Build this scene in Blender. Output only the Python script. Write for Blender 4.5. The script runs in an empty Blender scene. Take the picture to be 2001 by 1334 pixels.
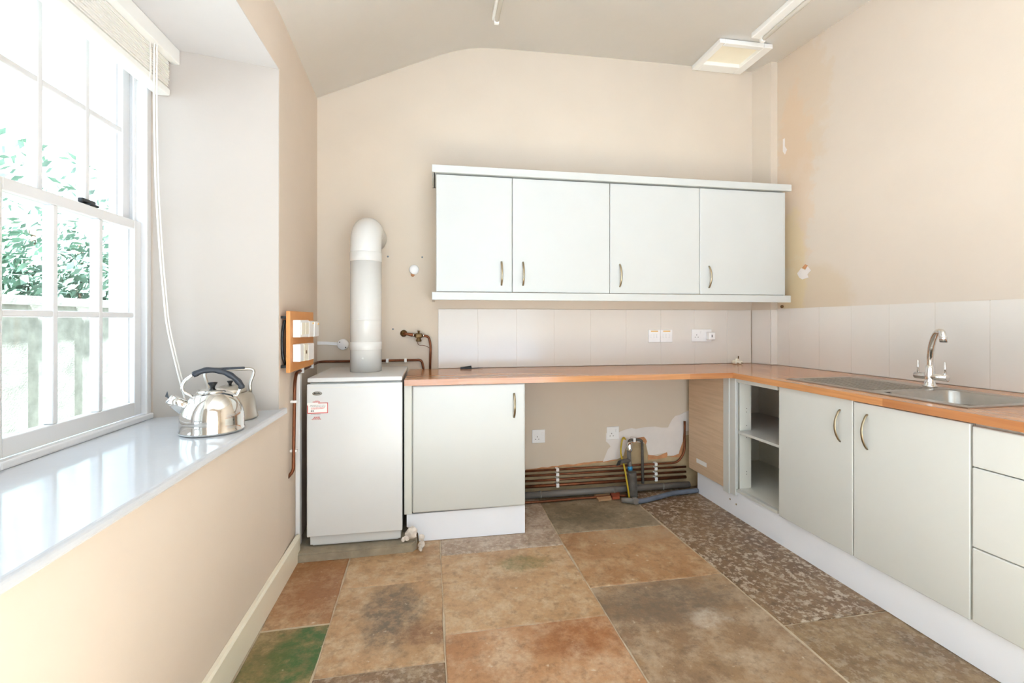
import bpy, bmesh, math, random
from mathutils import Vector, Matrix
random.seed(7)
PI = math.pi

# ------------------------------------------------------------------ camera
H = 1.16                                   # eye height
F, HY, VX, CX = 890.0, 625.0, 848.0, 1000.5   # focal length and principal lines in 2001 px
YAW = math.atan((CX - VX) / F)
CA, SA = math.cos(YAW), math.sin(YAW)
scene = bpy.context.scene
COL = scene.collection
cam_d = bpy.data.cameras.new('camera')
cam = bpy.data.objects.new('camera', cam_d)
COL.objects.link(cam)
cam.location = (0, 0, H)
cam.rotation_euler = (PI / 2, 0, -YAW)
cam_d.sensor_width = 36.0
cam_d.lens = F / 2001 * 36.0
cam_d.shift_y = -(667.0 - HY) / 2001.0
cam_d.clip_start = 0.02
scene.camera = cam

# ------------------------------------------------------------------ light
world = bpy.data.worlds.new('sky')
scene.world = world
world.use_nodes = True
bg = world.node_tree.nodes['Background']
bg.inputs[0].default_value = (0.74, 0.88, 1.0, 1)
bg.inputs[1].default_value = 3.2

def portal(name, loc, rot, sx, sy):
    d = bpy.data.lights.new(name, 'AREA')
    d.shape = 'RECTANGLE'; d.size = sx; d.size_y = sy
    d.cycles.is_portal = True
    o = bpy.data.objects.new(name, d)
    o.location = loc; o.rotation_euler = rot
    COL.objects.link(o)
portal('window_portal', (-1.23, 0.93, 1.51), (0, -PI / 2, 0), 1.52, 2.2)
portal('rear_glazing_portal', (0.525, -1.10, 1.25), (PI / 2, 0, 0), 2.2, 2.45)
sun_d = bpy.data.lights.new('sun', 'SUN')
sun_d.energy = 64.0; sun_d.angle = math.radians(1.0); sun_d.color = (0.87, 0.945, 1.0)
sun = bpy.data.objects.new('sun', sun_d); COL.objects.link(sun)
sun.rotation_euler = Vector((-0.08, 0.58, -0.81)).to_track_quat('-Z', 'Y').to_euler()

vs = scene.view_settings
vs.view_transform = 'Standard'
vs.look = 'None'
vs.gamma = 1.0
vs.use_curve_mapping = False
vs.exposure = 0.32
scene.cycles.max_bounces = 14
scene.cycles.diffuse_bounces = 10
scene.cycles.glossy_bounces = 6
scene.cycles.transparent_max_bounces = 12
scene.cycles.sample_clamp_indirect = 30.0
scene.cycles.caustics_reflective = False
scene.cycles.caustics_refractive = False

# ------------------------------------------------------------------ measuring helpers
def ray(px, py):
    a = (px - CX) / F; b = -(py - HY) / F
    return Vector((a * CA + SA, -a * SA + CA, b))
def onY(px, py, Y):
    r = ray(px, py); p = r * (Y / r.y); return Vector((p.x, p.y, p.z + H))
def onX(px, py, X):
    r = ray(px, py); p = r * (X / r.x); return Vector((p.x, p.y, p.z + H))
def onZ(px, py, Z):
    r = ray(px, py); p = r * ((Z - H) / r.z); return Vector((p.x, p.y, p.z + H))

# ------------------------------------------------------------------ materials
def lin(c):
    return tuple(((v / 255.0) / 12.92 if v / 255.0 <= 0.04045 else ((v / 255.0 + 0.055) / 1.055) ** 2.4) for v in c) + (1.0,)
MATS = {}
class NT:
    def __init__(s, name):
        m = bpy.data.materials.new(name); m.use_nodes = True
        s.m = m; s.t = m.node_tree; s.n = s.t.nodes; s.b = s.n['Principled BSDF']
    def add(s, typ, **kw):
        n = s.n.new(typ)
        for k, v in kw.items():
            if hasattr(n, k): setattr(n, k, v)
            else: n.inputs[k].default_value = v
        return n
    def link(s, a, b): s.t.links.new(a, b)
    def mix(s, fac, a, b):
        n = s.n.new('ShaderNodeMix'); n.data_type = 'RGBA'
        for sock, v in ((n.inputs[0], fac), (n.inputs[6], a), (n.inputs[7], b)):
            if hasattr(v, 'is_output'): s.link(v, sock)
            else: sock.default_value = v
        return n.outputs[2]
    def math(s, op, a, b=0.0, clamp=False):
        n = s.n.new('ShaderNodeMath'); n.operation = op; n.use_clamp = clamp
        for sock, v in ((n.inputs[0], a), (n.inputs[1], b)):
            if hasattr(v, 'is_output'): s.link(v, sock)
            else: sock.default_value = v
        return n.outputs[0]
    def ramp(s, v, lo, hi):
        n = s.n.new('ShaderNodeMapRange')
        s.link(v, n.inputs[0]); n.inputs[1].default_value = lo; n.inputs[2].default_value = hi
        return n.outputs[0]
    def pos(s):
        return s.n.new('ShaderNodeNewGeometry').outputs['Position']
    def obj(s):
        return s.n.new('ShaderNodeTexCoord').outputs['Object']
    def noise(s, vec, scale, detail=4.0, rough=0.55, vscale=None, off=None):
        if vscale or off:
            mp = s.n.new('ShaderNodeMapping'); s.link(vec, mp.inputs[0])
            if vscale: mp.inputs['Scale'].default_value = vscale
            if off: mp.inputs['Location'].default_value = off
            vec = mp.outputs[0]
        n = s.n.new('ShaderNodeTexNoise'); s.link(vec, n.inputs['Vector'])
        n.inputs['Scale'].default_value = scale; n.inputs['Detail'].default_value = detail
        n.inputs['Roughness'].default_value = rough
        return n.outputs[0]
    def bump(s, h, strength, dist=0.01):
        n = s.n.new('ShaderNodeBump'); n.inputs['Strength'].default_value = strength
        n.inputs['Distance'].default_value = dist
        s.link(h, n.inputs['Height']); s.link(n.outputs[0], s.b.inputs['Normal'])

def plain(name, c, rough=0.5, metal=0.0, var=0.04, scale=6.0, bump=0.0, bscale=60.0, spec=0.5, coat=0.0):
    if name in MATS: return MATS[name]
    t = NT(name); c1 = lin(c)
    dark = tuple(x * (1 - var) for x in c1[:3]) + (1,)
    lite = tuple(min(1, x * (1 + var)) for x in c1[:3]) + (1,)
    nz = t.noise(t.pos(), scale)
    t.link(t.mix(t.ramp(nz, 0.3, 0.7), dark, lite), t.b.inputs['Base Color'])
    t.b.inputs['Roughness'].default_value = rough
    t.b.inputs['Metallic'].default_value = metal
    t.b.inputs['Specular IOR Level'].default_value = spec
    t.b.inputs['Coat Weight'].default_value = coat
    if bump: t.bump(t.noise(t.pos(), bscale, 3.0), bump, 0.004)
    MATS[name] = t.m
    return t.m

def blob(t, cx, cy, rx, ry, axes='XY', wob=0.5, wscale=7.0, soft=0.35):
    """soft-edged irregular patch mask round a fixed spot of the surface"""
    p = t.pos()
    sep = t.n.new('ShaderNodeSeparateXYZ'); t.link(p, sep.inputs[0])
    a = t.math('DIVIDE', t.math('SUBTRACT', sep.outputs[axes[0]], cx), rx)
    b = t.math('DIVIDE', t.math('SUBTRACT', sep.outputs[axes[1]], cy), ry)
    d = t.math('SQRT', t.math('ADD', t.math('MULTIPLY', a, a), t.math('MULTIPLY', b, b)))
    w = t.math('MULTIPLY', t.math('SUBTRACT', t.noise(p, wscale, 5.0, 0.65), 0.5), wob * 2)
    n = t.n.new('ShaderNodeMapRange'); t.link(t.math('ADD', d, w), n.inputs[0])
    n.inputs[1].default_value = 1.0 + soft / 2; n.inputs[2].default_value = 1.0 - soft / 2
    n.inputs[3].default_value = 0.0; n.inputs[4].default_value = 1.0
    n.interpolation_type = 'SMOOTHSTEP'
    return n.outputs[0]

def wall_paint(name, c, stains=(), rough=0.75):
    t = NT(name)
    c1 = lin(c); c2 = tuple(x * 0.965 for x in c1[:3]) + (1,)
    p = t.pos()
    colr = t.mix(t.ramp(t.noise(p, 2.2), 0.35, 0.65), c1, c2)
    for (cx, cy, rx, ry, axes, sc, amt, wob, ws) in stains:
        m = t.math('MULTIPLY', blob(t, cx, cy, rx, ry, axes, wob, ws), amt)
        colr = t.mix(m, colr, lin(sc))
    t.link(colr, t.b.inputs['Base Color'])
    t.b.inputs['Roughness'].default_value = rough
    t.b.inputs['Specular IOR Level'].default_value = 0.25
    t.bump(t.noise(p, 35.0, 4.0), 0.12, 0.004)
    return t.m

def stone(name, c1, c2, c3, seed, stains=(), pit=0.0, rough=0.42):
    t = NT(name)
    p = t.pos()
    o = (seed * 3.7, seed * 1.9, seed * 0.7)
    n1 = t.noise(p, 2.4, 8.0, 0.62, off=o)
    n2 = t.noise(p, 9.0, 10.0, 0.74, off=o)
    n3 = t.noise(p, 70.0, 6.0, 0.7, off=o)
    n4 = t.noise(p, 24.0, 8.0, 0.7, off=(seed, 5.0, seed * 2.0))
    col = t.mix(t.ramp(n1, 0.38, 0.62), lin(c1), lin(c2))
    col = t.mix(t.math('MULTIPLY', t.ramp(n2, 0.46, 0.64), 0.9), col, lin(c3))
    dk = tuple(v * 0.5 for v in lin(c2)[:3]) + (1,)
    col = t.mix(t.math('MULTIPLY', t.ramp(n4, 0.50, 0.68), 0.6), col, dk)
    for (cx, cy, rx, ry, sc, amt, wob, ws) in stains:
        m = t.math('MULTIPLY', blob(t, cx, cy, rx, ry, 'XY', wob + 0.25, ws * 1.6, 0.9), amt)
        m = t.math('MULTIPLY', m, t.math('ADD', t.ramp(n4, 0.30, 0.58), 0.15), clamp=True)
        col = t.mix(m, col, lin(sc))
    if pit:
        vz = t.noise(p, 46.0, 5.0, 0.6, off=o)
        cl = t.ramp(n1, 0.35, 0.55)
        m = t.math('MULTIPLY', t.ramp(vz, 0.50, 0.60), t.math('ADD', t.math('MULTIPLY', cl, 0.6), 0.4))
        col = t.mix(t.math('MULTIPLY', m, pit), col, lin((204, 188, 168)))
        hole = t.ramp(t.noise(p, 30.0, 4.0, 0.6, off=(9, 2, 1)), 0.58, 0.68)
        col = t.mix(t.math('MULTIPLY', hole, pit * 0.8), col, lin((92, 70, 48)))
    fine = t.ramp(n3, 0.35, 0.68)
    col = t.mix(t.math('MULTIPLY', fine, 0.30), col, t.mix(0.6, col, (0.02, 0.015, 0.01, 1)))
    speck = t.ramp(t.noise(p, 30.0, 3.0, 0.5, off=o), 0.68, 0.76)
    col = t.mix(t.math('MULTIPLY', speck, 0.6), col, lin((212, 198, 176)))
    t.link(col, t.b.inputs['Base Color'])
    t.link(t.ramp(n2, -0.6, 2.0), t.b.inputs['Roughness'])
    t.bump(t.math('ADD', t.math('MULTIPLY', n4, 0.6), t.math('MULTIPLY', n3, 0.4)), 0.45, 0.005)
    return t.m

def wood(name, ca, cb, cd, brick=(0.52, 0.046), rough=0.3, grain=(3, 70, 70), off=0.0):
    t = NT(name)
    o = t.obj()
    br = t.n.new('ShaderNodeTexBrick'); t.link(o, br.inputs['Vector'])
    br.offset = 0.37; br.offset_frequency = 2
    br.inputs['Color1'].default_value = (0, 0, 0, 1); br.inputs['Color2'].default_value = (1, 1, 1, 1)
    br.inputs['Mortar'].default_value = (0.5, 0.5, 0.5, 1)
    br.inputs['Scale'].default_value = 1.0; br.inputs['Mortar Size'].default_value = 0.0
    br.inputs['Bias'].default_value = 0.0
    br.inputs['Brick Width'].default_value = brick[0]; br.inputs['Row Height'].default_value = brick[1]
    base = t.mix(br.outputs['Color'], lin(ca), lin(cb))
    g = t.noise(o, 1.0, 6.0, 0.6, vscale=grain)
    base = t.mix(t.math('MULTIPLY', t.ramp(g, 0.40, 0.75), 0.55), base, lin(cd))
    t.link(base, t.b.inputs['Base Color'])
    t.b.inputs['Roughness'].default_value = rough
    t.bump(g, 0.08, 0.002)
    return t.m

def glass(name):
    t = NT(name)
    tr = t.n.new('ShaderNodeBsdfTransparent'); tr.inputs[0].default_value = (0.96, 0.98, 0.98, 1)
    gl = t.n.new('ShaderNodeBsdfGlossy'); gl.inputs['Roughness'].default_value = 0.02
    lw = t.n.new('ShaderNodeLayerWeight'); lw.inputs[0].default_value = 0.5
    fac = t.math('ADD', t.math('MULTIPLY', t.math('POWER', lw.outputs['Facing'], 5.0), 0.9), 0.035)
    mx = t.n.new('ShaderNodeMixShader')
    t.link(fac, mx.inputs[0]); t.link(tr.outputs[0], mx.inputs[1]); t.link(gl.outputs[0], mx.inputs[2])
    t.link(mx.outputs[0], t.n['Material Output'].inputs[0])
    return t.m

CREAM = (210, 196, 178)
M_wall_back = wall_paint('cream_paint_back', CREAM)
M_wall_right = wall_paint('cream_paint_right', (212, 198, 182), stains=(
    (2.62, 2.60, 0.22, 0.50, 'YZ', (208, 182, 148), 0.35, 0.8, 9.0),
    (2.66, 2.05, 0.14, 0.60, 'YZ', (216, 184, 150), 0.40, 0.9, 12.0),
    (2.50, 1.28, 0.24, 0.24, 'YZ', (202, 180, 146), 0.45, 0.4, 4.0),
    (2.67, 1.45, 0.10, 0.45, 'YZ', (216, 194, 142), 0.45, 0.7, 9.0)))
M_wall_left = wall_paint('cream_paint_left', (216, 201, 185))
M_reveal = wall_paint('off_white_paint', (188, 178, 168))
M_hatch = wall_paint('hatch_paint', (246, 238, 216))
M_soffit = wall_paint('soffit_paint', (212, 208, 206))
M_ceil = wall_paint('ceiling_paint', (250, 250, 250))
M_white_gloss = plain('white_gloss_paint', (222, 220, 219), 0.22, var=0.01)
M_sill = plain('sill_gloss_paint', (198, 200, 204), 0.10, var=0.015, bump=0.05, bscale=25)
M_skirt = plain('skirting_paint', (236, 228, 208), 0.35, var=0.015)
M_cab = plain('ivory_laminate', (199, 199, 194), 0.32, var=0.01)
M_cab_in = plain('carcass_melamine', (214, 212, 203), 0.45, var=0.015)
M_plinth = plain('white_plinth', (236, 238, 244), 0.35, var=0.01)
M_tile = plain('white_tile_glaze', (220, 213, 204), 0.16, var=0.012, scale=2.0, bump=0.05, bscale=9)
M_grout = plain('pale_grout', (216, 206, 192), 0.85)
M_boiler = plain('white_enamel', (212, 212, 211), 0.25, var=0.01)
M_flue = plain('white_flue_enamel', (214, 212, 207), 0.18, var=0.01)
M_steel = plain('stainless_steel', (200, 196, 188), 0.26, 1.0, var=0.05, scale=20)
M_steel_sink = plain('brushed_sink_steel', (176, 170, 162), 0.30, 1.0, var=0.06, scale=30)
M_chrome = plain('chrome', (225, 224, 222), 0.07, 1.0, var=0.0)
M_kettle = plain('polished_kettle_steel', (226, 224, 220), 0.08, 1.0, var=0.03, scale=9)
M_kettle2 = plain('dull_kettle_steel', (196, 190, 180), 0.28, 1.0, var=0.05, scale=14)
M_nickel = plain('brushed_nickel', (176, 160, 132), 0.30, 1.0, var=0.04)
M_black = plain('black_plastic', (24, 24, 26), 0.35)
M_grip = plain('dark_grey_grip', (44, 48, 56), 0.45)
M_copper = plain('dull_copper', (120, 70, 44), 0.45, 0.7, var=0.35, scale=18)
M_brass = plain('tarnished_brass', (110, 84, 50), 0.45, 0.7, var=0.3, scale=60)
M_pvc_grey = plain('grey_waste_plastic', (112, 106, 100), 0.45, var=0.1)
M_lag = plain('grey_pipe_lagging', (92, 86, 80), 0.9, var=0.2, scale=30, bump=0.4)
M_blue_hose = plain('grey_blue_hose', (96, 104, 118), 0.4, var=0.2, scale=12)
M_blue = plain('blue_tape', (40, 130, 180), 0.5)
M_yellow = plain('yellow_sleeve', (190, 160, 30), 0.5)
M_plastic = plain('white_plastic', (236, 234, 232), 0.35, var=0.01)
M_plastic2 = plain('cream_plastic', (238, 232, 214), 0.4, var=0.01)
M_hole = plain('socket_slot', (90, 78, 72), 0.6)
M_label_o = plain('amber_label', (228, 178, 92), 0.6)
M_red = plain('red_print', (206, 70, 62), 0.6)
M_grey_print = plain('grey_print', (130, 126, 124), 0.6)
M_paper = plain('sticker_paper', (238, 236, 232), 0.6, var=0.005)
M_board = wood('varnished_board', (214, 148, 82), (206, 138, 74), (186, 116, 56), brick=(5, 5), rough=0.4, grain=(40, 4, 6))
M_worktop = wood('oiled_worktop', (204, 146, 96), (160, 102, 60), (140, 84, 48), brick=(0.44, 0.043), rough=0.17)
M_panel_oak = wood('limed_oak_laminate', (216, 190, 160), (206, 178, 148), (176, 146, 116), brick=(5, 5), rough=0.5, grain=(4, 4, 60))
M_plaster = plain('bare_white_plaster', (226, 218, 212), 0.9, var=0.05, scale=8)
M_bare = plain('bare_brown_plaster', (176, 154, 120), 0.95, var=0.14, scale=14, bump=0.4, bscale=30)
M_rust = plain('orange_brown_plaster', (196, 140, 98), 0.95, var=0.2, scale=22, bump=0.4)
M_concrete = plain('rough_concrete', (150, 138, 118), 0.95, var=0.22, scale=12, bump=0.9, bscale=45)
M_rubble = plain('plaster_rubble', (216, 206, 196), 0.95, var=0.15, scale=30, bump=0.8)
M_brick_pale = plain('pale_clay_tile', (178, 138, 100), 0.9, var=0.12)
M_brick_red = plain('red_brick', (152, 70, 42), 0.9, var=0.2, scale=20)
M_mortar = plain('floor_mortar', (188, 172, 148), 0.95, var=0.2, scale=16, bump=0.6)
M_slat = plain('blind_slat', (242, 238, 232), 0.4, var=0.01)
M_headrail = plain('blind_headrail', (238, 236, 230), 0.35, var=0.01)
M_cord = plain('cord_white', (240, 234, 226), 0.7)
M_fence = plain('weathered_fence_board', (146, 145, 136), 0.9, var=0.25, scale=7, bump=0.5)
M_leaf = plain('shrub_leaf', (116, 144, 126), 0.5, var=0.4, scale=5)
M_stem = plain('shrub_stem', (92, 76, 58), 0.9, var=0.2)
M_ground = plain('garden_ground', (112, 112, 104), 0.95, var=0.3, scale=2)
M_pave = plain('bounce_paving', (150, 158, 172), 0.9, var=0.1, scale=2)
M_mason = plain('white_masonry', (236, 236, 232), 0.9, var=0.03, bump=0.3)
M_glass = glass('window_glass')
M_badge = plain('silver_badge', (150, 144, 134), 0.35, 0.6)
M_tube = plain('fluorescent_tube', (244, 242, 236), 0.25, var=0.0)
M_dark = plain('dark_gap', (30, 26, 24), 0.8)
M_screw = plain('zinc_screw', (120, 130, 136), 0.4, 0.8)
M_knife = plain('dark_blade', (70, 66, 66), 0.4, 0.6)

# ------------------------------------------------------------------ mesh helpers
def box(bm, x0, x1, y0, y1, z0, z1, bev=0.0, seg=2):
    vsx = [bm.verts.new((x, y, z)) for x in (x0, x1) for y in (y0, y1) for z in (z0, z1)]
    q = [(0, 1, 3, 2), (4, 6, 7, 5), (0, 4, 5, 1), (2, 3, 7, 6), (0, 2, 6, 4), (1, 5, 7, 3)]
    fs = [bm.faces.new([vsx[i] for i in f]) for f in q]
    if bev:
        es = list({e for f in fs for e in f.edges})
        bmesh.ops.bevel(bm, geom=es, offset=bev, segments=seg, affect='EDGES', profile=0.5)
    return bm
def B(*a, **k):
    return box(bmesh.new(), *a, **k)
def prism(bm, pts, z0, z1):
    """vertical prism over an XY outline"""
    lo = [bm.verts.new((p[0], p[1], z0)) for p in pts]
    hi = [bm.verts.new((p[0], p[1], z1)) for p in pts]
    n = len(pts)
    for i in range(n):
        bm.faces.new((lo[i], lo[(i + 1) % n], hi[(i + 1) % n], hi[i]))
    bm.faces.new(hi); bm.faces.new(lo[::-1])
    bmesh.ops.recalc_face_normals(bm, faces=bm.faces)
    return bm
def extrude(bm, pts, d):
    """solid from a 3D outline pushed by vector d"""
    d = Vector(d)
    lo = [bm.verts.new(Vector(p)) for p in pts]; hi = [bm.verts.new(Vector(p) + d) for p in pts]
    n = len(pts)
    for i in range(n): bm.faces.new((lo[i], lo[(i + 1) % n], hi[(i + 1) % n], hi[i]))
    bm.faces.new(hi); bm.faces.new(lo[::-1])
    bmesh.ops.recalc_face_normals(bm, faces=bm.faces)
    return bm
def lathe(bm, prof, n=32, c=(0, 0, 0), axis='Z', smooth=True):
    rings = []
    for r, h in prof:
        if r < 1e-6: rings.append([bm.verts.new((0, 0, h))])
        else: rings.append([bm.verts.new((r * math.cos(2 * PI * i / n), r * math.sin(2 * PI * i / n), h)) for i in range(n)])
    new = [v for r in rings for v in r]
    for a, b in zip(rings, rings[1:]):
        for i in range(n):
            j = (i + 1) % n
            if len(a) == 1 and len(b) == 1: continue
            if len(a) == 1: f = bm.faces.new((a[0], b[j], b[i]))
            elif len(b) == 1: f = bm.faces.new((a[i], a[j], b[0]))
            else: f = bm.faces.new((a[i], a[j], b[j], b[i]))
            f.smooth = smooth
    if len(rings[0]) > 1: bm.faces.new(rings[0][::-1])
    if len(rings[-1]) > 1: bm.faces.new(rings[-1])
    R = {'Z': Matrix.Identity(3), 'X': Matrix.Rotation(PI / 2, 3, 'Y'), 'Y': Matrix.Rotation(-PI / 2, 3, 'X'), '-Y': Matrix.Rotation(PI / 2, 3, 'X')}[axis]
    for v in new: v.co = R @ v.co + Vector(c)
    bmesh.ops.recalc_face_normals(bm, faces=bm.faces)
    return bm
def spline(pts, k=6):
    pts = [Vector(p) for p in pts]
    P = [pts[0] * 2 - pts[1]] + pts + [pts[-1] * 2 - pts[-2]]
    out = []
    for i in range(1, len(P) - 2):
        for s in range(k):
            t = s / k; a, b, c, d = P[i - 1], P[i], P[i + 1], P[i + 2]
            out.append(0.5 * ((2 * b) + (c - a) * t + (2 * a - 5 * b + 4 * c - d) * t * t + (3 * b - a - 3 * c + d) * t ** 3))
    return out + [pts[-1]]
def rounded(pts, r, k=5):
    """polyline with rounded corners"""
    pts = [Vector(p) for p in pts]; out = [pts[0]]
    for i in range(1, len(pts) - 1):
        a, b, c = pts[i - 1], pts[i], pts[i + 1]
        ra = min(r, (a - b).length * 0.45, (c - b).length * 0.45)
        p, q = b + (a - b).normalized() * ra, b + (c - b).normalized() * ra
        for s in range(k + 1):
            t = s / k; out.append(p * (1 - t) ** 2 + b * 2 * t * (1 - t) + q * t * t)
    return out + [pts[-1]]
def tube(bm, path, r, n=10, flat=None, caps=True):
    path = [Vector(p) for p in path]
    if not isinstance(r, (list, tuple)): r = [r] * len(path)
    prev = None; rings = []
    for i, p in enumerate(path):
        t = ((path[min(i + 1, len(path) - 1)] - path[max(i - 1, 0)])).normalized()
        if prev is None:
            u = t.orthogonal().normalized()
            if flat: u = (Vector(flat) - t * t.dot(Vector(flat))).normalized()
        else: u = (prev - t * t.dot(prev)).normalized()
        prev = u; w = t.cross(u)
        rr = r[i]; ra, rb = (rr if isinstance(rr, tuple) else (rr, rr))
        rings.append([bm.verts.new(p + u * ra * math.cos(2 * PI * j / n) + w * rb * math.sin(2 * PI * j / n)) for j in range(n)])
    for a, b in zip(rings, rings[1:]):
        for j in range(n):
            f = bm.faces.new((a[j], a[(j + 1) % n], b[(j + 1) % n], b[j])); f.smooth = True
    if caps: bm.faces.new(rings[0][::-1]); bm.faces.new(rings[-1])
    bmesh.ops.recalc_face_normals(bm, faces=bm.faces)
    return bm
def T(path, r, n=10, **k): return tube(bmesh.new(), path, r, n, **k)

def obj(name, bm, mat, parent=None, smooth=False):
    me = bpy.data.meshes.new(name)
    if parent is not None and parent.get('_w'):
        bmesh.ops.transform(bm, matrix=parent.matrix_basis.inverted(), verts=bm.verts)
    if smooth:
        for f in bm.faces: f.smooth = True
    bm.to_mesh(me); bm.free()
    me.materials.append(mat)
    o = bpy.data.objects.new(name, me)
    COL.objects.link(o)
    if parent is not None: o.parent = parent
    return o
def sub(name, bm, mat, part):
    """sub-part: mesh given in the same coordinates as its part"""
    root = part.parent
    me = bpy.data.meshes.new(name)
    if root is not None and root.get('_w'):
        bmesh.ops.transform(bm, matrix=root.matrix_basis.inverted(), verts=bm.verts)
    bm.to_mesh(me); bm.free(); me.materials.append(mat)
    o = bpy.data.objects.new(name, me); COL.objects.link(o); o.parent = part
    return o
def tag(o, label=None, cat=None, group=None, kind=None):
    if label: o['label'] = label
    if cat: o['category'] = cat
    if group: o['group'] = group
    if kind: o['kind'] = kind
    return o
def thing(name, label, cat, loc=(0, 0, 0), frame=None, group=None, kind=None, world_coords=True):
    o = bpy.data.objects.new(name, None); COL.objects.link(o); o.empty_display_size = 0.05
    o.matrix_basis = frame if frame is not None else Matrix.Translation(Vector(loc))
    if world_coords and frame is None: o['_w'] = 1
    return tag(o, label, cat, group, kind)
def struct(name, bm, mat, label=None):
    return tag(obj(name, bm, mat), label, None, None, 'structure')

# ------------------------------------------------------------------ the room
YB = 2.93                                   # back wall
XL0, XL1 = -0.66, -0.70                     # left wall at the reveal and at the back corner
def wallR(y): return 2.335 + 0.089 * (2.79 - y)     # the right wall runs slightly askew
YR = -0.95                                  # rear wall
ZS = H - 0.386                              # window sill top
ZT = H + 1.085                              # soffit of the window recess

# floor: mortar bed and stone slabs
bm = B(-1.25, 3.0, YR - 0.3, YB + 0.3, -0.12, -0.0045)
floor = struct('floor', bm, M_mortar, 'old floor of large worn stone slabs')
S = {
 'tan':   ((192, 156, 116), (170, 132, 92), (204, 180, 148)),
 'orange':((176, 134, 92), (156, 112, 72), (196, 168, 132)),
 'grey':  ((146, 128, 102), (126, 110, 86), (176, 158, 132)),
 'dark':  ((120, 98, 70), (104, 84, 60), (150, 130, 104)),
 'green': ((156, 128, 86), (132, 110, 70), (176, 150, 108)),
}
def slab(pts, mat, zt=0.0):
    """stone slab with slightly uneven worn edges"""
    out = []
    n = len(pts)
    cx = sum(p[0] for p in pts) / n; cy = sum(p[1] for p in pts) / n
    ins = [(p[0] + math.copysign(0.0028, cx - p[0]), p[1] + math.copysign(0.0028, cy - p[1])) for p in pts]
    for i in range(n):
        a, b = ins[i], ins[(i + 1) % n]
        L = math.hypot(b[0] - a[0], b[1] - a[1]); k = max(2, int(L / 0.09))
        for s in range(k):
            t = s / k; j = 0.0022 if s else 0.0
            out.append((a[0] + (b[0] - a[0]) * t + random.uniform(-j, j), a[1] + (b[1] - a[1]) * t + random.uniform(-j, j)))
    bm = bmesh.new()
    lo = [bm.verts.new((p[0], p[1], -0.02)) for p in out]
    mid = [bm.verts.new((p[0], p[1], zt - 0.003)) for p in out]
    top = [bm.verts.new((p[0] + math.copysign(0.003, cx - p[0]), p[1] + math.copysign(0.003, cy - p[1]), zt)) for p in out]
    m = len(out)
    for r0, r1 in ((lo, mid), (mid, top)):
        for i in range(m): bm.faces.new((r0[i], r0[(i + 1) % m], r1[(i + 1) % m], r1[i]))
    bm.faces.new(top)
    bmesh.ops.recalc_face_normals(bm, faces=bm.faces)
    return obj('stone_slab', bm, mat, floor)
def jx(k, y):
    tabs = ([(-0.72, 2.93), (-0.64, 2.0), (-0.64, -2.4)],
            [(-0.41, 2.93), (-0.407, 2.30), (-0.391, 1.82), (-0.389, 1.55), (-0.40, -2.4)],
            [(0.028, 2.93), (0.030, 2.39), (0.037, 1.99), (0.040, 1.45), (0.05, -2.4)],
            [(0.668, 2.93), (0.660, 2.28), (0.672, 1.70), (0.684, 1.42), (0.70, -2.4)],
            [(1.27, 2.93), (1.277, 2.40), (1.297, 2.05), (1.314, 1.50), (1.30, -2.4)],
            [(1.84, 2.93), (1.84, -2.4)], [(2.42, 2.93), (2.75, -2.4)])
    t = tabs[k]
    for (x0, y0), (x1, y1) in zip(t, t[1:]):
        if y <= y0 and y >= y1: return x0 + (x1 - x0) * (y0 - y) / (y0 - y1)
    return t[-1][0]
ST = stone
mats = {
 'P': ST('slab_pale_bounce', (206, 196, 182), (192, 182, 168), (220, 212, 200), 14),
 'A0': ST('slab_a0', *S['orange'], 1, stains=((-0.52, 2.15, 0.25, 0.25, (150, 92, 50), 0.5, 0.5, 7.0),)),
 'A1': ST('slab_a1', *S['green'], 2, stains=((-0.46, 1.68, 0.10, 0.17, (44, 96, 44), 0.8, 0.8, 9.0), (-0.58, 1.58, 0.09, 0.16, (92, 96, 48), 0.6, 0.8, 9.0))),
 'B0': ST('slab_b0', *S['tan'], 3),
 'B1': ST('slab_b1', *S['tan'], 4, stains=((-0.16, 1.86, 0.11, 0.20, (112, 96, 78), 0.85, 0.28, 9.0), (-0.02, 1.72, 0.10, 0.06, (128, 86, 54), 0.7, 0.6, 12.0))),
 'B2': ST('slab_b2', (132, 104, 76), (118, 92, 66), (176, 156, 130), 5, pit=0.45),
 'C0': ST('slab_c0', (176, 152, 130), (160, 136, 114), (206, 192, 176), 6, pit=0.5),
 'C1': ST('slab_c1', *S['tan'], 7, stains=((0.42, 2.14, 0.12, 0.06, (112, 112, 62), 0.55, 0.7, 12.0),)),
 'C2': ST('slab_c2', (186, 142, 102), (168, 120, 80), (202, 172, 140), 8, stains=((0.52, 1.60, 0.16, 0.10, (150, 92, 50), 0.7, 0.5, 9.0),)),
 'D0': ST('slab_d0', *S['grey'], 9, stains=((0.90, 2.58, 0.2, 0.1, (96, 84, 64), 0.6, 0.5, 6.0),)),
 'D1': ST('slab_d1', *S['orange'], 10, stains=((1.10, 2.32, 0.25, 0.08, (186, 160, 126), 0.6, 0.5, 6.0),)),
 'D2': ST('slab_d2', (160, 128, 92), (140, 112, 84), (180, 158, 132), 11, stains=((0.95, 1.74, 0.30, 0.12, (116, 100, 82), 0.8, 0.5, 6.0), (1.05, 1.62, 0.07, 0.05, (204, 190, 172), 0.6, 0.7, 14.0))),
 'E0': ST('slab_e0', (132, 102, 72), (114, 86, 60), (152, 126, 96), 12, pit=0.8),
 'E1': ST('slab_e1', (142, 112, 76), (124, 98, 68), (166, 142, 110), 13, pit=0.3),
}
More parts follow.
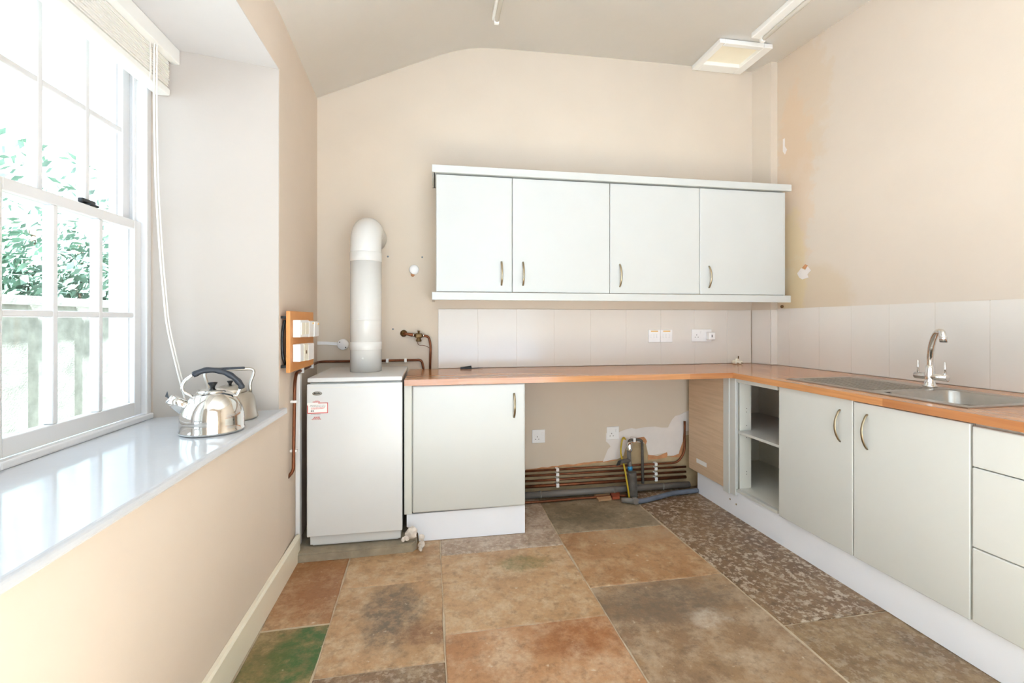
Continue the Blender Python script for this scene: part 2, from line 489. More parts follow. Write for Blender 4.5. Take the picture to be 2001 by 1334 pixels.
cols = {
 0: [(2.42, 1.835, 'A0'), (1.83, 1.18, 'A1'), (1.18, 0.5, 'B0'), (0.5, -0.3, 'A0'), (-0.3, -1.3, 'B1'), (-1.3, -0.94, 'A1')],
 1: [(2.92, 2.061, 'B0'), (2.061, 1.56, 'B1'), (1.56, 0.9, 'B2'), (0.9, 0.2, 'C1'), (0.2, -0.6, 'D1'), (-0.6, -1.5, 'B0'), (-1.5, -0.94, 'C2')],
 2: [(2.92, 2.273, 'C0'), (2.273, 1.698, 'C1'), (1.698, 1.05, 'C2'), (1.05, 0.3, 'B0'), (0.3, -0.5, 'D2'), (-0.5, -1.5, 'C1'), (-1.5, -0.94, 'D1')],
 3: [(2.92, 2.395, 'D0'), (2.395, 1.89, 'D1'), (1.89, 1.10, 'D2'), (1.10, 0.4, 'C1'), (0.4, -0.5, 'E1'), (-0.5, -1.4, 'D1'), (-1.4, -0.94, 'B1')],
 4: [(2.92, 1.535, 'E0'), (1.535, 0.85, 'E1'), (0.85, 0.1, 'D2'), (0.1, -0.8, 'D0'), (-0.8, -1.6, 'C1'), (-1.6, -0.94, 'D2')],
 5: [(0.3, -0.6, 'D1'), (-0.6, -1.5, 'D2'), (-1.5, -0.94, 'C1')],
}
for k, rows in cols.items():
    for i, (ya, yb, mk) in enumerate(rows):
        if ya < YR + 0.1: continue
        if ya < 1.0: mk = 'P'  # unseen slabs near the rear made paler to bounce sunlight up to the ceiling
        yb = max(yb, YR + 0.01)
        slab([(jx(k, ya), ya), (jx(k + 1, ya), ya + 0.006), (jx(k + 1, yb), yb + 0.006), (jx(k, yb), yb)], mats[mk], random.uniform(-0.0015, 0.0015))

# back wall with gable top following the ceiling
CEIL = [(-0.90, 1.262), (-0.70, 1.352), (-0.463, 1.46), (-0.153, 1.60), (0.02, 1.675), (0.12, 1.713), (0.20, 1.737), (0.29, 1.753), (0.42, 1.762), (0.85, 1.770), (1.59, 1.776), (2.30, 1.777), (3.0, 1.777)]
pts = [(-1.3, YB, -0.1), (3.0, YB, -0.1)] + [(x, YB, H + z + 0.03) for x, z in CEIL[::-1]] + [(-1.3, YB, H + 1.1)]
wall_back = struct('wall_back', extrude(bmesh.new(), pts, (0, 0.25, 0)), M_wall_back, 'cream painted back wall behind the white wall cabinets')
# right wall, askew, with a shallow pier in the back corner
bm = bmesh.new()
prism(bm, [(wallR(2.95), 2.95), (wallR(YR), YR), (3.1, YR), (3.1, 2.95)], -0.1, H + 1.80)
wall_right = struct('wall_right', bm, M_wall_right, 'cream painted right wall with damp patches near the corner')
bm = prism(bmesh.new(), [(2.247, 2.935), (2.285, 2.79), (2.336, 2.788), (2.324, 2.935)], -0.1, H + 1.80)
wall_pier = struct('wall_corner', bm, M_wall_back, 'narrow cream pier in the back right corner')
# left wall round the window recess
bm = bmesh.new()
prism(bm, [(XL0, 2.112), (XL1, YB), (-1.235, YB), (-1.235, 2.03), (-1.09, 2.015)], -0.1, H + 1.5)        # towards the back corner
YN = -0.17
prism(bm, [(XL0, YN - 0.08), (-1.09, YN + 0.01), (-1.235, YN + 0.01), (-1.235, YR), (XL0, YR)], -0.1, H + 1.5)   # near pier
bm2 = bmesh.new()
prism(bm, [(XL0, YN - 0.08), (XL0, 2.112), (-1.235, 2.03), (-1.235, YN)], -0.1, ZS - 0.026)                # under the sill
prism(bm, [(XL0, YN - 0.08), (XL0, 2.112), (-1.235, 2.112), (-1.235, YN - 0.08)], ZT, H + 1.5)             # lintel
wall_left = struct('wall_left', bm, M_wall_left, 'cream painted left wall with deep window recess')
# thin off-white plaster lining of the recess
bm = bmesh.new()
prism(bm, [(XL0 - 0.001, 2.1105), (-1.092, 2.0135), (-1.092, 2.0105), (XL0 - 0.001, 2.1075)], ZS, ZT)
obj('reveal_lining', bm, M_reveal, wall_left)
bm = bmesh.new()
prism(bm, [(XL0 - 0.001, YN - 0.0755), (-1.092, YN + 0.0125), (-1.092, YN + 0.0155), (XL0 - 0.001, YN - 0.0725)], ZS, ZT)
obj('reveal_lining', bm, M_reveal, wall_left)
bm = bmesh.new()
prism(bm, [(XL0 - 0.001, YN - 0.07), (XL0 - 0.001, 2.107), (-1.092, 2.0105), (-1.092, YN + 0.0155)], ZT - 0.003, ZT + 0.001)
obj('soffit_lining', bm, M_soffit, wall_left)
# rear wall behind the camera, its glazed opening enlarged for more light
RX0, RX1, RZ0, RZ1 = -0.55, 1.60, 0.05, 2.45
bm = bmesh.new()
box(bm, -1.3, RX0, YR - 0.2, YR, -0.1, H + 1.8); box(bm, RX1, 3.1, YR - 0.2, YR, -0.1, H + 1.8)
box(bm, RX0, RX1, YR - 0.2, YR, -0.1, RZ0); box(bm, RX0, RX1, YR - 0.2, YR, RZ1, H + 1.8)
wall_rear = struct('wall_rear', bm, M_wall_left, 'cream painted wall behind the viewer with an enlarged glazed opening')
# ceiling: slopes up from the left wall to a flat field
bm = bmesh.new()
ra, rb = [], []
for x, z in CEIL:
    w = max(0.0, min(1.0, (0.29 - x) / 0.99))
    ra.append((x, YB + 0.1, H + z)); rb.append((x, YR - 0.1, H + z - 0.20 * w))
va = [bm.verts.new(p) for p in ra]; vb = [bm.verts.new(p) for p in rb]
vc = [bm.verts.new(Vector(p) + Vector((0, 0, 0.15))) for p in ra]; vd = [bm.verts.new(Vector(p) + Vector((0, 0, 0.15))) for p in rb]
for i in range(len(CEIL) - 1):
    f = bm.faces.new((va[i], va[i + 1], vb[i + 1], vb[i])); f.smooth = True
    bm.faces.new((vc[i + 1], vc[i], vd[i], vd[i + 1]))
for a, b, c, d in ((va, vc, None, None), (vb, vd, None, None)):
    for i in range(len(CEIL) - 1): bm.faces.new((a[i], b[i], b[i + 1], a[i + 1]))
bm.faces.new((va[0], vb[0], vd[0], vc[0])); bm.faces.new((va[-1], vc[-1], vd[-1], vb[-1]))
bmesh.ops.recalc_face_normals(bm, faces=bm.faces)
ceiling = struct('ceiling', bm, M_ceil, 'white ceiling sloping down to the left wall')

# skirting on the left wall
bm = bmesh.new()
bx = [(-0.6585, 0.0), (-0.641, 0.0), (-0.641, 0.108), (-0.646, 0.118), (-0.6585, 0.118)]
extrude(bm, [(x, YR + 0.02, z) for x, z in bx], (0, 2.36 - YR - 0.02, 0))
bm2v = bm
struct('baseboard_left', bm, M_skirt, 'cream painted skirting board along the left wall')

# ------------------------------------------------------------------ window
XF = -1.10                                  # inner face of the window frame
win = thing('window_1', None, None, (XF, 1.67, ZS), kind='structure')
win['label'] = 'white painted sash window of small panes in the left recess'
def sash_bay(root, y0, y1, near=False):
    # box frame round one bay
    obj('frame_jamb', B(-1.21, XF, y1, y1 + 0.03, ZS, ZT, bev=0.004), M_white_gloss, root)
    obj('frame_jamb', B(-1.21, XF + 0.004, y0 - 0.03, y0, ZS, ZT, bev=0.004), M_white_gloss, root)
    obj('frame_head', B(-1.21, XF, y0, y1, ZT - 0.03, ZT), M_white_gloss, root)
    obj('parting_bead', B(-1.143, -1.137, y1 - 0.012, y1, ZS + 0.02, ZT - 0.03), M_white_gloss, root)
    m1, m2 = y0 + (y1 - y0) * 0.347, y0 + (y1 - y0) * 0.653
    def sash(name, xf, zb, zt, bot, top, zmid):
        st = 0.042
        bm = bmesh.new()
        box(bm, xf - 0.036, xf, y0 + 0.002, y0 + st, zb, zt, bev=0.003)
        box(bm, xf - 0.036, xf, y1 - st, y1 - 0.002, zb, zt, bev=0.003)
        box(bm, xf - 0.036, xf, y0 + st, y1 - st, zb, zb + bot, bev=0.003)
        box(bm, xf - 0.036, xf, y0 + st, y1 - st, zt - top, zt, bev=0.003)
        s = obj(name, bm, M_white_gloss, root)
        for ym in (m1, m2):
            sub('glazing_bar', B(xf - 0.032, xf - 0.002, ym - 0.010, ym + 0.010, zb + bot, zt - top, bev=0.004), M_white_gloss, s)
        sub('glazing_bar', B(xf - 0.031, xf - 0.003, y0 + st, y1 - st, zmid - 0.010, zmid + 0.010, bev=0.004), M_white_gloss, s)
        ys = (y0 + st, m1 - 0.0105, m1 + 0.0105, m2 - 0.0105, m2 + 0.0105, y1 - st)
        for a, b in ((0, 1), (2, 3), (4, 5)):
            for z0, z1 in ((zb + bot, zmid - 0.0105), (zmid + 0.0105, zt - top)):
                sub('pane', B(xf - 0.021, xf - 0.018, ys[a], ys[b], z0, z1), M_glass, s)
        return s
    lo = sash('lower_sash', -1.118, ZS + 0.022, H + 0.378, 0.052, 0.034, H + 0.018)
    up = sash('upper_sash', -1.158, H + 0.345, ZT - 0.03, 0.034, 0.05, H + 0.715)
    return lo
lo = sash_bay(win, 1.365, 1.985)
obj('frame_bottom_bead', B(-1.118, XF + 0.012, 1.365, 2.01, ZS, ZS + 0.022, bev=0.005), M_white_gloss, win)
obj('sash_fastener', box(box(bmesh.new(), -1.15, -1.115, 1.715, 1.755, H + 0.378, H + 0.385, bev=0.002), -1.145, -1.128, 1.70, 1.76, H + 0.385, H + 0.40, bev=0.004), M_black, win)
obj('mullion', B(-1.22, XF + 0.010, 1.26, 1.36, ZS, ZT, bev=0.004), M_white_gloss, win)
sash_bay(win, 0.625, 1.255)
obj('mullion', B(-1.22, XF + 0.010, 0.52, 0.62, ZS, ZT, bev=0.004), M_white_gloss, win)
sash_bay(win, -0.125, 0.515)  # third bay, out of view, added for more light from the left
# deep glossy window board
bm = bmesh.new()
outl = [(-0.634, YN - 0.11), (-0.634, 2.142), (-0.655, 2.148), (-0.662, 2.112), (-1.20, 2.012), (-1.20, YN + 0.0), (-0.662, YN - 0.08), (-0.655, YN - 0.11)]
prism(bm, outl, ZS - 0.026, ZS)
es = [e for e in bm.edges if abs(e.verts[0].co.x + 0.634) < 1e-4 and abs(e.verts[1].co.x + 0.634) < 1e-4]
bmesh.ops.bevel(bm, geom=es, offset=0.009, segments=3, affect='EDGES', profile=0.5)
obj('window_board', bm, M_sill, win)
# masonry outside
bm = bmesh.new()
box(bm, -1.262, -1.236, 2.035, 9.0, -0.8, 4.0); box(bm, -1.262, -1.236, YR - 0.2, YN, -0.8, 4.0)
box(bm, -1.262, -1.236, YN, 2.035, -0.8, ZS - 0.06); box(bm, -1.262, -1.236, YN, 2.035, ZT, 4.0)
struct('wall_outer', bm, M_mason, 'white outer masonry round the window')
# rear glazing, stretched down to the floor to let in more light
rw = thing('window_2', None, None, (0.45, YR, RZ0), kind='structure')
rw['label'] = 'white glazing behind the viewer, enlarged to floor height for more light'
bm = bmesh.new()
for x in (RX0, 0.15, 0.85, RX1 - 0.05): box(bm, x, x + 0.05, YR - 0.10, YR - 0.04, RZ0, RZ1)
for z in (RZ0, RZ1 - 0.05): box(bm, RX0, RX1, YR - 0.10, YR - 0.04, z, z + 0.05)
obj('frame', bm, M_white_gloss, rw)
for x, xe in ((RX0, 0.15), (0.15, 0.85), (0.85, RX1 - 0.05)):
    obj('pane', B(x + 0.05, xe, YR - 0.072, YR - 0.068, RZ0 + 0.05, RZ1 - 0.05), M_glass, rw)

# blind
YB0, YB1 = -0.12, 2.030
blind = thing('venetian_blind', 'white venetian blind pulled up at the top of the window', 'blind', (-1.05, 1.25, H + 0.887))
obj('head_rail', B(-1.035, -1.005, YB0, YB1 - 0.002, H + 1.022, ZT - 0.005, bev=0.003), M_headrail, blind)
for i in range(13):
    z = H + 0.921 + i * 0.0085
    bm = bmesh.new()
    pr = [(-0.025, 0.0), (-0.024, 0.0062), (-0.012, 0.0080), (0.0, 0.0085), (0.012, 0.0080), (0.024, 0.0062), (0.025, 0.0), (0.0, 0.0016)]
    dy = random.uniform(-0.003, 0.003); dx = random.uniform(-0.0015, 0.0015)
    extrude(bm, [(-1.058 + x + dx, YB0 + 0.02, z + h) for x, h in pr], (0, YB1 - YB0 - 0.045 + dy, 0))
    obj('slat', bm, M_slat, blind)
obj('bottom_rail', B(-1.085, -1.031, YB0 + 0.015, YB1 - 0.018, H + 0.887, H + 0.916, bev=0.006), M_headrail, blind)
for y in (1.88, 1.30):
    obj('ladder_tape', B(-1.0305, -1.0285, y - 0.004, y + 0.004, H + 0.885, H + 1.03), M_cord, blind)
cp = spline([(-1.020, 1.885, H + 1.03), (-1.018, 1.88, H + 0.80), (-1.016, 1.885, H + 0.52), (-1.012, 1.905, H + 0.25), (-1.008, 1.92, H + 0.10), (-1.0, 1.93, H - 0.03), (-0.975, 1.95, H - 0.20), (-0.95, 1.962, H - 0.33)], 8)
obj('pull_cord', T(cp, 0.0032, 6), M_cord, blind)
obj('pull_cord', T([p + Vector((0.006, 0.006, 0)) for p in cp[:-6]], 0.0028, 6), M_cord, blind)

# ------------------------------------------------------------------ wall tiles (splash back)
ZW = H - 0.308                              # worktop top
TZ0, TZ1 = ZW + 0.002, H + 0.070
bm = B(0.0268, 2.235, YB - 0.0076, YB + 0.001, TZ0 + 0.001, TZ1 - 0.001)
obj('tile_grout', bm, M_grout, wall_back)
xs = [0.026 + 0.2525 * i for i in range(9)] + [2.236]
for a, b in zip(xs, xs[1:]):
    o = obj('tile', B(a + 0.0007, b - 0.0007, YB - 0.009, YB - 0.002, TZ0, TZ1, bev=0.0008, seg=1), M_tile, wall_back)
    c = Vector(((a + b) / 2, YB, (TZ0 + TZ1) / 2))
    o.data.transform(Matrix.Translation(c) @ Matrix.Rotation(random.uniform(-0.002, 0.002), 4, 'Z') @ Matrix.Rotation(random.uniform(-0.003, 0.003), 4, 'X') @ Matrix.Translation(-c))
# right wall tiles: follow the skewed wall
dirR = Vector((0.089, -1.0, 0)).normalized(); nR = Vector((-dirR.y * -1, 0, 0))
nR = Vector((-1.0, -0.089, 0)).normalized()
def right_tile(s0, s1):
    a = Vector((wallR(2.79), 2.79, 0)) + dirR * (s0 + 0.001); b = Vector((wallR(2.79), 2.79, 0)) + dirR * (s1 - 0.001)
    pts = [a + nR * 0.009 + Vector((0, 0, TZ0)), b + nR * 0.009 + Vector((0, 0, TZ0)), b + nR * 0.009 + Vector((0, 0, TZ1 + 0.006 + s1 * 0.010)), a + nR * 0.009 + Vector((0, 0, TZ1 + 0.006 + s0 * 0.010))]
    obj('tile', extrude(bmesh.new(), pts, -nR * 0.007), M_tile, wall_right)
ss = []
for px in (1545, 1603, 1666, 1740, 1830, 1937.5):
    r = ray(px, 650)
    # intersect in plan with the wall line X = wallR(Y)
    k = (2.335 + 0.089 * 2.79) / (r.x + 0.089 * r.y)
    ss.append((2.79 - k * r.y) * math.sqrt(1 + 0.089 ** 2))
ss = [0.0] + ss + [ss[-1] + 0.235 * i for i in range(1, 5)]
a = Vector((wallR(2.79), 2.79, TZ0 - 0.001)); b = a + dirR * ss[-1]
obj('tile_grout', extrude(bmesh.new(), [a + nR * 0.0078, b + nR * 0.0078, b + nR * 0.0078 + Vector((0, 0, TZ1 - TZ0 + 0.005 + ss[-1] * 0.010)), a + nR * 0.0078 + Vector((0, 0, TZ1 - TZ0 + 0.005))], -nR * 0.0088), M_grout, wall_right)
for s0, s1 in zip(ss, ss[1:]): right_tile(s0, s1)
# tiles on the pier
bm = bmesh.new(); extrude(bm, [(2.241, 2.92, TZ0), (2.279, 2.786, TZ0), (2.279, 2.786, TZ1), (2.241, 2.92, TZ1)], (0.008, 0.002, 0)); obj('tile', bm, M_tile, wall_pier)
obj('tile', B(2.281, 2.334, 2.779, 2.786, TZ0, TZ1, bev=0.001, seg=1), M_tile, wall_pier)

# plaster repairs low on the back wall
def patch(name, pxs, mat, dy, y=YB):
    pts = []
    for i in range(len(pxs)):
        a = Vector(pxs[i] + (0,)); b = Vector(pxs[(i + 1) % len(pxs)] + (0,))
        k = max(2, int((b - a).length / 9))
        for s in range(k):
            q = a.lerp(b, s / k); j = 1.3 if s else 0
            pts.append(onY(q.x + random.uniform(-j, j), q.y + random.uniform(-j, j), y))
    bm = bmesh.new(); extrude(bm, [(p.x, y + 0.001, p.z) for p in pts], (0, -dy - 0.001, 0))
    return obj(name, bm, mat, wall_back)
patch('bare_plaster', [(1020, 920), (1090, 912), (1150, 905), (1205, 896), (1225, 870), (1236, 862), (1262, 866), (1266, 890), (1300, 892), (1325, 888), (1338, 850), (1400, 850), (1400, 990), (1020, 1000)], M_bare, 0.001)
patch('plaster_patch', [(1184, 862), (1184, 846), (1205, 846), (1225, 838), (1280, 833), (1305, 835), (1320, 812), (1336, 806), (1400, 780), (1400, 842), (1336, 842), (1334, 862), (1326, 888), (1305, 890), (1302, 884), (1268, 890), (1262, 866), (1240, 860), (1226, 868), (1218, 890), (1205, 897), (1178, 902), (1185, 884), (1193, 872)], M_plaster, 0.002)
patch('stained_plaster', [(1266, 888), (1284, 891), (1303, 883), (1303, 893), (1278, 897), (1266, 899)], M_rust, 0.003)
patch('stained_plaster', [(1234, 864), (1242, 856), (1258, 853), (1264, 862), (1262, 868), (1250, 860), (1240, 865)], M_rust, 0.003)
patch('stained_plaster', [(1337, 842), (1334, 862), (1326, 886), (1308, 892), (1330, 893), (1338, 872)], M_rust, 0.003)
patch('stained_plaster', [(1028, 917), (1090, 910), (1150, 903), (1205, 895), (1205, 899), (1150, 907), (1090, 913), (1028, 920)], M_rust, 0.0015)
# flaked paint low on the right wall
def patchR(name, pxs, mat, t):
    bm = bmesh.new(); pts = []
    for px, py in pxs:
        r = ray(px, py); k = (2.335 + 0.089 * 2.79) / (r.x + 0.089 * r.y)
        pts.append(r * k + Vector((0, 0, H)) - nR * 0.001)
    extrude(bm, pts, nR * (t + 0.001)); return obj(name, bm, mat, wall_right)
patchR('flaked_plaster', [(1558, 534), (1566, 524), (1574, 528), (1578, 520), (1585, 528), (1578, 536), (1580, 542), (1568, 546), (1562, 542)], M_plaster, 0.002)
patchR('flaked_plaster', [(1530, 272), (1534, 270), (1534, 286), (1538, 292), (1534, 302), (1530, 296)], M_plaster, 0.0015)
patchR('flaked_plaster', [(1568, 523), (1574, 516), (1579, 519), (1573, 526)], M_rust, 0.003)

# ------------------------------------------------------------------ cabinets
def bow_handle(bm, x, z0, z1, y=0.0, out=0.027):
    zc = (z0 + z1) / 2; n = 14; path = []
    for i in range(n + 1):
        t = -1 + 2 * i / n
        path.append((x, y - out * (1 - t * t) - 0.001 if abs(t) < 1 else y + 0.001, zc + t * (z1 - z0) / 2))
    tube(bm, path, [(0.0055, 0.003)] * (n + 1), 8, flat=(1, 0, 0))
    return bm
def door(root, x0, x1, z0, z1, hx=None, hz=None, bev=0.004, name='door', th=0.018):
    d = obj(name, B(x0 + 0.0015, x1 - 0.0015, 0.0, th, z0, z1, bev=bev, seg=3), M_cab, root)
    if hx is not None:
        me_bm = bow_handle(bmesh.new(), hx, hz[0], hz[1])
        sub('handle', me_bm, M_nickel, d)
    return d

# wall cabinets: fronts in the plane Y = 2.625
WX = [0.011, 0.452, 1.053, 1.649, 2.250]
WZ0, WZ1 = H + 0.150, H + 0.834
lab = ['narrow white wall cabinet at the left end nearest the boiler flue',
       'white wall cabinet second from the left, right of the narrow one',
       'white wall cabinet third from the left, above the double switch plate',
       'white wall cabinet at the right end beside the damp patched wall']
for i in range(4):
    fr = Matrix.Translation((WX[i], 2.625, WZ0))
    w = WX[i + 1] - WX[i]
    t = thing('wall_cabinet', lab[i], 'cabinet', frame=fr, group='wall cabinets in one row')
    hgt = WZ1 - WZ0; dp = YB - 2.625 - 0.001
    bm = bmesh.new()
    box(bm, 0.0005, 0.018, 0.020, dp, 0.0, hgt); box(bm, w - 0.018, w - 0.0005, 0.020, dp, 0.0, hgt)
    box(bm, 0.018, w - 0.018, 0.020, dp, 0.0, 0.018); box(bm, 0.018, w - 0.018, 0.020, dp, hgt - 0.018, hgt)
    box(bm, 0.018, w - 0.018, dp - 0.006, dp, 0.018, hgt - 0.018)
    obj('body', bm, M_cab_in, t)
    hx = (w - 0.064) if i == 0 else 0.064
    door(t, 0, w, 0.011, hgt - 0.004, hx, (0.052, 0.190))
c = thing('cornice', 'long flat white cornice board along the top of the wall cabinets', 'cornice', (1.13, 2.62, H + 0.834))
obj('front_board', B(-0.011, 2.285, 2.603, 2.622, H + 0.835, H + 0.877, bev=0.002), M_cab, c)
obj('top_board', B(0.0, 2.250, 2.622, YB - 0.002, H + 0.836, H + 0.850), M_cab, c)
obj('end_board', B(-0.011, 0.006, 2.622, YB - 0.002, H + 0.836, H + 0.876), M_cab, c)
c = thing('pelmet', 'long flat white light pelmet under the wall cabinets', 'pelmet', (1.13, 2.62, H + 0.115))
obj('front_board', B(-0.011, 2.280, 2.603, 2.622, H + 0.114, H + 0.158, bev=0.002), M_cab, c)
obj('end_board', B(-0.011, 0.006, 2.622, YB - 0.002, H + 0.114, H + 0.149), M_cab, c)
obj('end_panel', B(2.252, 2.268, 2.64, 2.785, H + 0.150, H + 0.834), M_cab, c)

# base cabinet beside the boiler
t = thing('base_cabinet', 'white base cabinet with one door between boiler and open gap', 'cabinet', frame=Matrix.Translation((-0.112, 2.412, 0)))
bm = bmesh.new(); ct = ZW - 0.032
box(bm, 0.0, 0.018, 0.020, 0.48, 0.16, ct); box(bm, 0.582, 0.600, 0.020, 0.48, 0.16, ct)
box(bm, 0.018, 0.582, 0.020, 0.48, 0.16, 0.178); box(bm, 0.018, 0.582, 0.474, 0.48, 0.178, ct); box(bm, 0.018, 0.582, 0.02, 0.10, ct - 0.018, ct)
obj('body', bm, M_cab_in, t)
obj('filler_strip', B(-0.040, -0.001, 0.012, 0.026, 0.150, ct, bev=0.001), M_cab_in, t)
d = door(t, 0.0, 0.600, 0.158, ct - 0.001, 0.537, (0.636, 0.766), bev=0.009)
bm = bmesh.new()
out = [(-0.028, 0.020, 0.146), (0.600, 0.020, 0.153), (0.600, 0.020, 0.002), (0.034, 0.020, 0.002), (0.030, 0.020, 0.045), (0.020, 0.020, 0.058), (0.014, 0.020, 0.078), (-0.014, 0.020, 0.076), (-0.028, 0.020, 0.082)]
extrude(bm, out, (0, 0.016, 0))
tag(obj('plinth', bm, M_plinth, t), 'white plinth board with a broken lower left corner')
obj('end_plinth', B(0.584, 0.600, 0.036, 0.45, 0.002, 0.158), M_plinth, t)

# return run on the right: local x runs towards the viewer, y into the cabinet
AR = math.atan(0.025)
FR = Matrix(((math.sin(AR), math.cos(AR), 0, 1.735), (-math.cos(AR), math.sin(AR), 0, 2.40), (0, 0, 1, 0), (0, 0, 0, 1)))
def RF(x, y=0, z=0): return FR @ Matrix.Translation((x, y, z))
ZB = H - 1.003                              # bottom of the fronts
CT = ZW - 0.0315
t = thing('corner_cabinet', 'open white corner cabinet with a shelf and no door', 'cabinet', frame=RF(0))
obj('oak_end_panel', B(-0.475, -0.108, 0.0, 0.016, ZB - 0.008, CT, bev=0.001), M_panel_oak, t)
bm = bmesh.new()
box(bm, -0.34, -0.255, -0.0012, 0.002, ZB + 0.045, ZB + 0.06)
lb = obj('paper_label', B(-0.385, -0.275, -0.0012, 0.0004, ZB + 0.055, ZB + 0.083), M_paper, t)
obj('corner_post', B(-0.107, -0.055, -0.004, 0.0195, ZB - 0.030, CT, bev=0.002), M_cab, t)
obj('corner_post', B(-0.054, -0.004, 0.002, 0.0195, ZB - 0.024, CT, bev=0.002), M_cab, t)
obj('side_panel', B(-0.020, -0.002, 0.031, 0.105, ZB, CT), M_cab_in, t)
obj('near_side', B(0.310, 0.326, 0.020, 0.54, ZB, CT), M_cab_in, t)
obj('far_side', B(-0.475, -0.459, 0.018, 0.54, ZB, CT), M_cab_in, t)
obj('back_panel', B(-0.459, 0.310, 0.535, 0.540, ZB, CT), M_cab_in, t)
obj('bottom_panel', B(-0.459, 0.310, 0.031, 0.535, ZB + 0.0, ZB + 0.016), M_cab_in, t)
obj('front_rail', B(-0.003, 0.309, 0.006, 0.03, CT - 0.024, CT, bev=0.001), M_cab, t)
obj('bottom_rail', B(-0.003, 0.309, 0.006, 0.03, ZB, ZB + 0.016, bev=0.001), M_cab, t)
obj('shelf', B(-0.44, 0.308, 0.022, 0.53, H - 0.664, H - 0.649, bev=0.001), M_cab, t)
for z in (0.62, 0.60, 0.52, 0.45, 0.25, 0.235): obj('shelf_pin_hole', lathe(bmesh.new(), [(0.0025, 0), (0.0025, 0.001)], 8, c=(-0.0022, 0.075, z + 0.02), axis='X'), M_hole, t)

t = thing('sink_cabinet', 'white double door base cabinet under the sink', 'cabinet', frame=RF(0.327))
w = 1.161 - 0.327
bm = bmesh.new()
box(bm, 0, 0.016, 0.020, 0.54, ZB, CT); box(bm, w - 0.016, w, 0.020, 0.54, ZB, CT)
box(bm, 0.016, w - 0.016, 0.020, 0.54, ZB, ZB + 0.016); box(bm, 0.016, w - 0.016, 0.535, 0.54, ZB, CT); box(bm, 0.016, w - 0.016, 0.020, 0.036, CT - 0.06, CT)
obj('body', bm, M_cab_in, t)
door(t, 0.0, 0.411, ZB, CT - 0.002, 0.350, (H - 0.532, H - 0.392), bev=0.003)
door(t, 0.413, w, ZB, CT - 0.006, 0.474, (H - 0.532, H - 0.388), bev=0.003)

t = thing('drawer_cabinet', 'white base cabinet with three handleless drawers at the near end of the run', 'cabinet', frame=RF(1.163))
bm = bmesh.new()
box(bm, 0, 0.016, 0.020, 0.54, ZB, CT); box(bm, 0.584, 0.60, 0.020, 0.54, ZB, CT); box(bm, 0.016, 0.584, 0.535, 0.54, ZB, CT)
box(bm, 0.016, 0.584, 0.020, 0.54, ZB, ZB + 0.016); box(bm, 0.016, 0.584, 0.020, 0.05, CT - 0.018, CT)
obj('body', bm, M_cab_in, t)
for z0, z1 in ((H - 0.4865, CT - 0.012), (H - 0.753, H - 0.4890), (ZB, H - 0.7555)):
    o = obj('drawer_front', B(0.002, 0.598, -0.001, 0.018, z0, z1, bev=0.005, seg=3), M_cab, t)
pl = thing('plinth', 'long white plinth board along the foot of the right hand cabinets', 'plinth', frame=RF(0))
obj('plinth_board', B(-0.405, 1.77, 0.020, 0.036, 0.001, ZB - 0.001, bev=0.001), M_plinth, pl)
obj('return_end', B(-0.405, -0.39, 0.036, 0.30, 0.001, ZB - 0.008), M_plinth, pl)
obj('screw', lathe(bmesh.new(), [(0.006, 0), (0.004, 0.002)], 10, c=(-0.02, 0.020, 0.075), axis='-Y'), M_nickel, pl)
obj('screw', lathe(bmesh.new(), [(0.006, 0), (0.004, 0.002)], 10, c=(-0.075, 0.020, 0.085), axis='-Y'), M_nickel, pl)

# worktop
wt = thing('worktop', 'oiled wooden worktop of joined staves running round the corner', 'worktop', frame=Matrix.Translation((-0.15, 2.40, ZW)))
Wb = ZW - 0.031
bm = bmesh.new()
prism(bm, [(0, 0), (1.8815, 0), (1.8695, YB - 2.40 - 0.011), (0, YB - 2.40 - 0.011)], -0.031, 0)
obj('back_section', bm, M_worktop, wt)
bm = bmesh.new()                            # return section with a cut-out for the bowl
inv = wt.matrix_basis.inverted() @ FR
SX0, SX1, SY0, SY1 = 0.770, 1.085, 0.110, 0.470
Lr = 1.78
def wallv(x):                               # depth of the wall face at distance x along the run
    Yw = 2.40 - x; return wallR(Yw) - (1.735 + 0.025 * x) - 0.014
def rp(pts):
    lo = [bm.verts.new((p[0], p[1], -0.031)) for p in pts]; hi = [bm.verts.new((p[0], p[1], 0)) for p in pts]
    n = len(pts)
    for i in range(n): bm.faces.new((lo[i], lo[(i + 1) % n], hi[(i + 1) % n], hi[i]))
    bm.faces.new(hi); bm.faces.new(lo[::-1])
rp([(-0.0, -0.018), (SX0, -0.018), (SX0, wallv(SX0)), (-0.36, wallv(-0.36)), (-0.39, 0.535), (-0.518, 0.505), (-0.518, -0.002), (-0.0, -0.002)])
rp([(SX0, -0.018), (SX1, -0.018), (SX1, SY0), (SX0, SY0)])
rp([(SX0, SY1), (SX1, SY1), (SX1, wallv(SX1)), (SX0, wallv(SX0))])
rp([(SX1, -0.018), (Lr, -0.018), (Lr, wallv(Lr)), (SX1, wallv(SX1))])
bmesh.ops.recalc_face_normals(bm, faces=bm.faces)
rs = obj('return_section', bm, M_worktop, wt)
rs.matrix_parent_inverse = Matrix.Identity(4)
rs.matrix_basis = wt.matrix_basis.inverted() @ RF(0, 0, ZW)

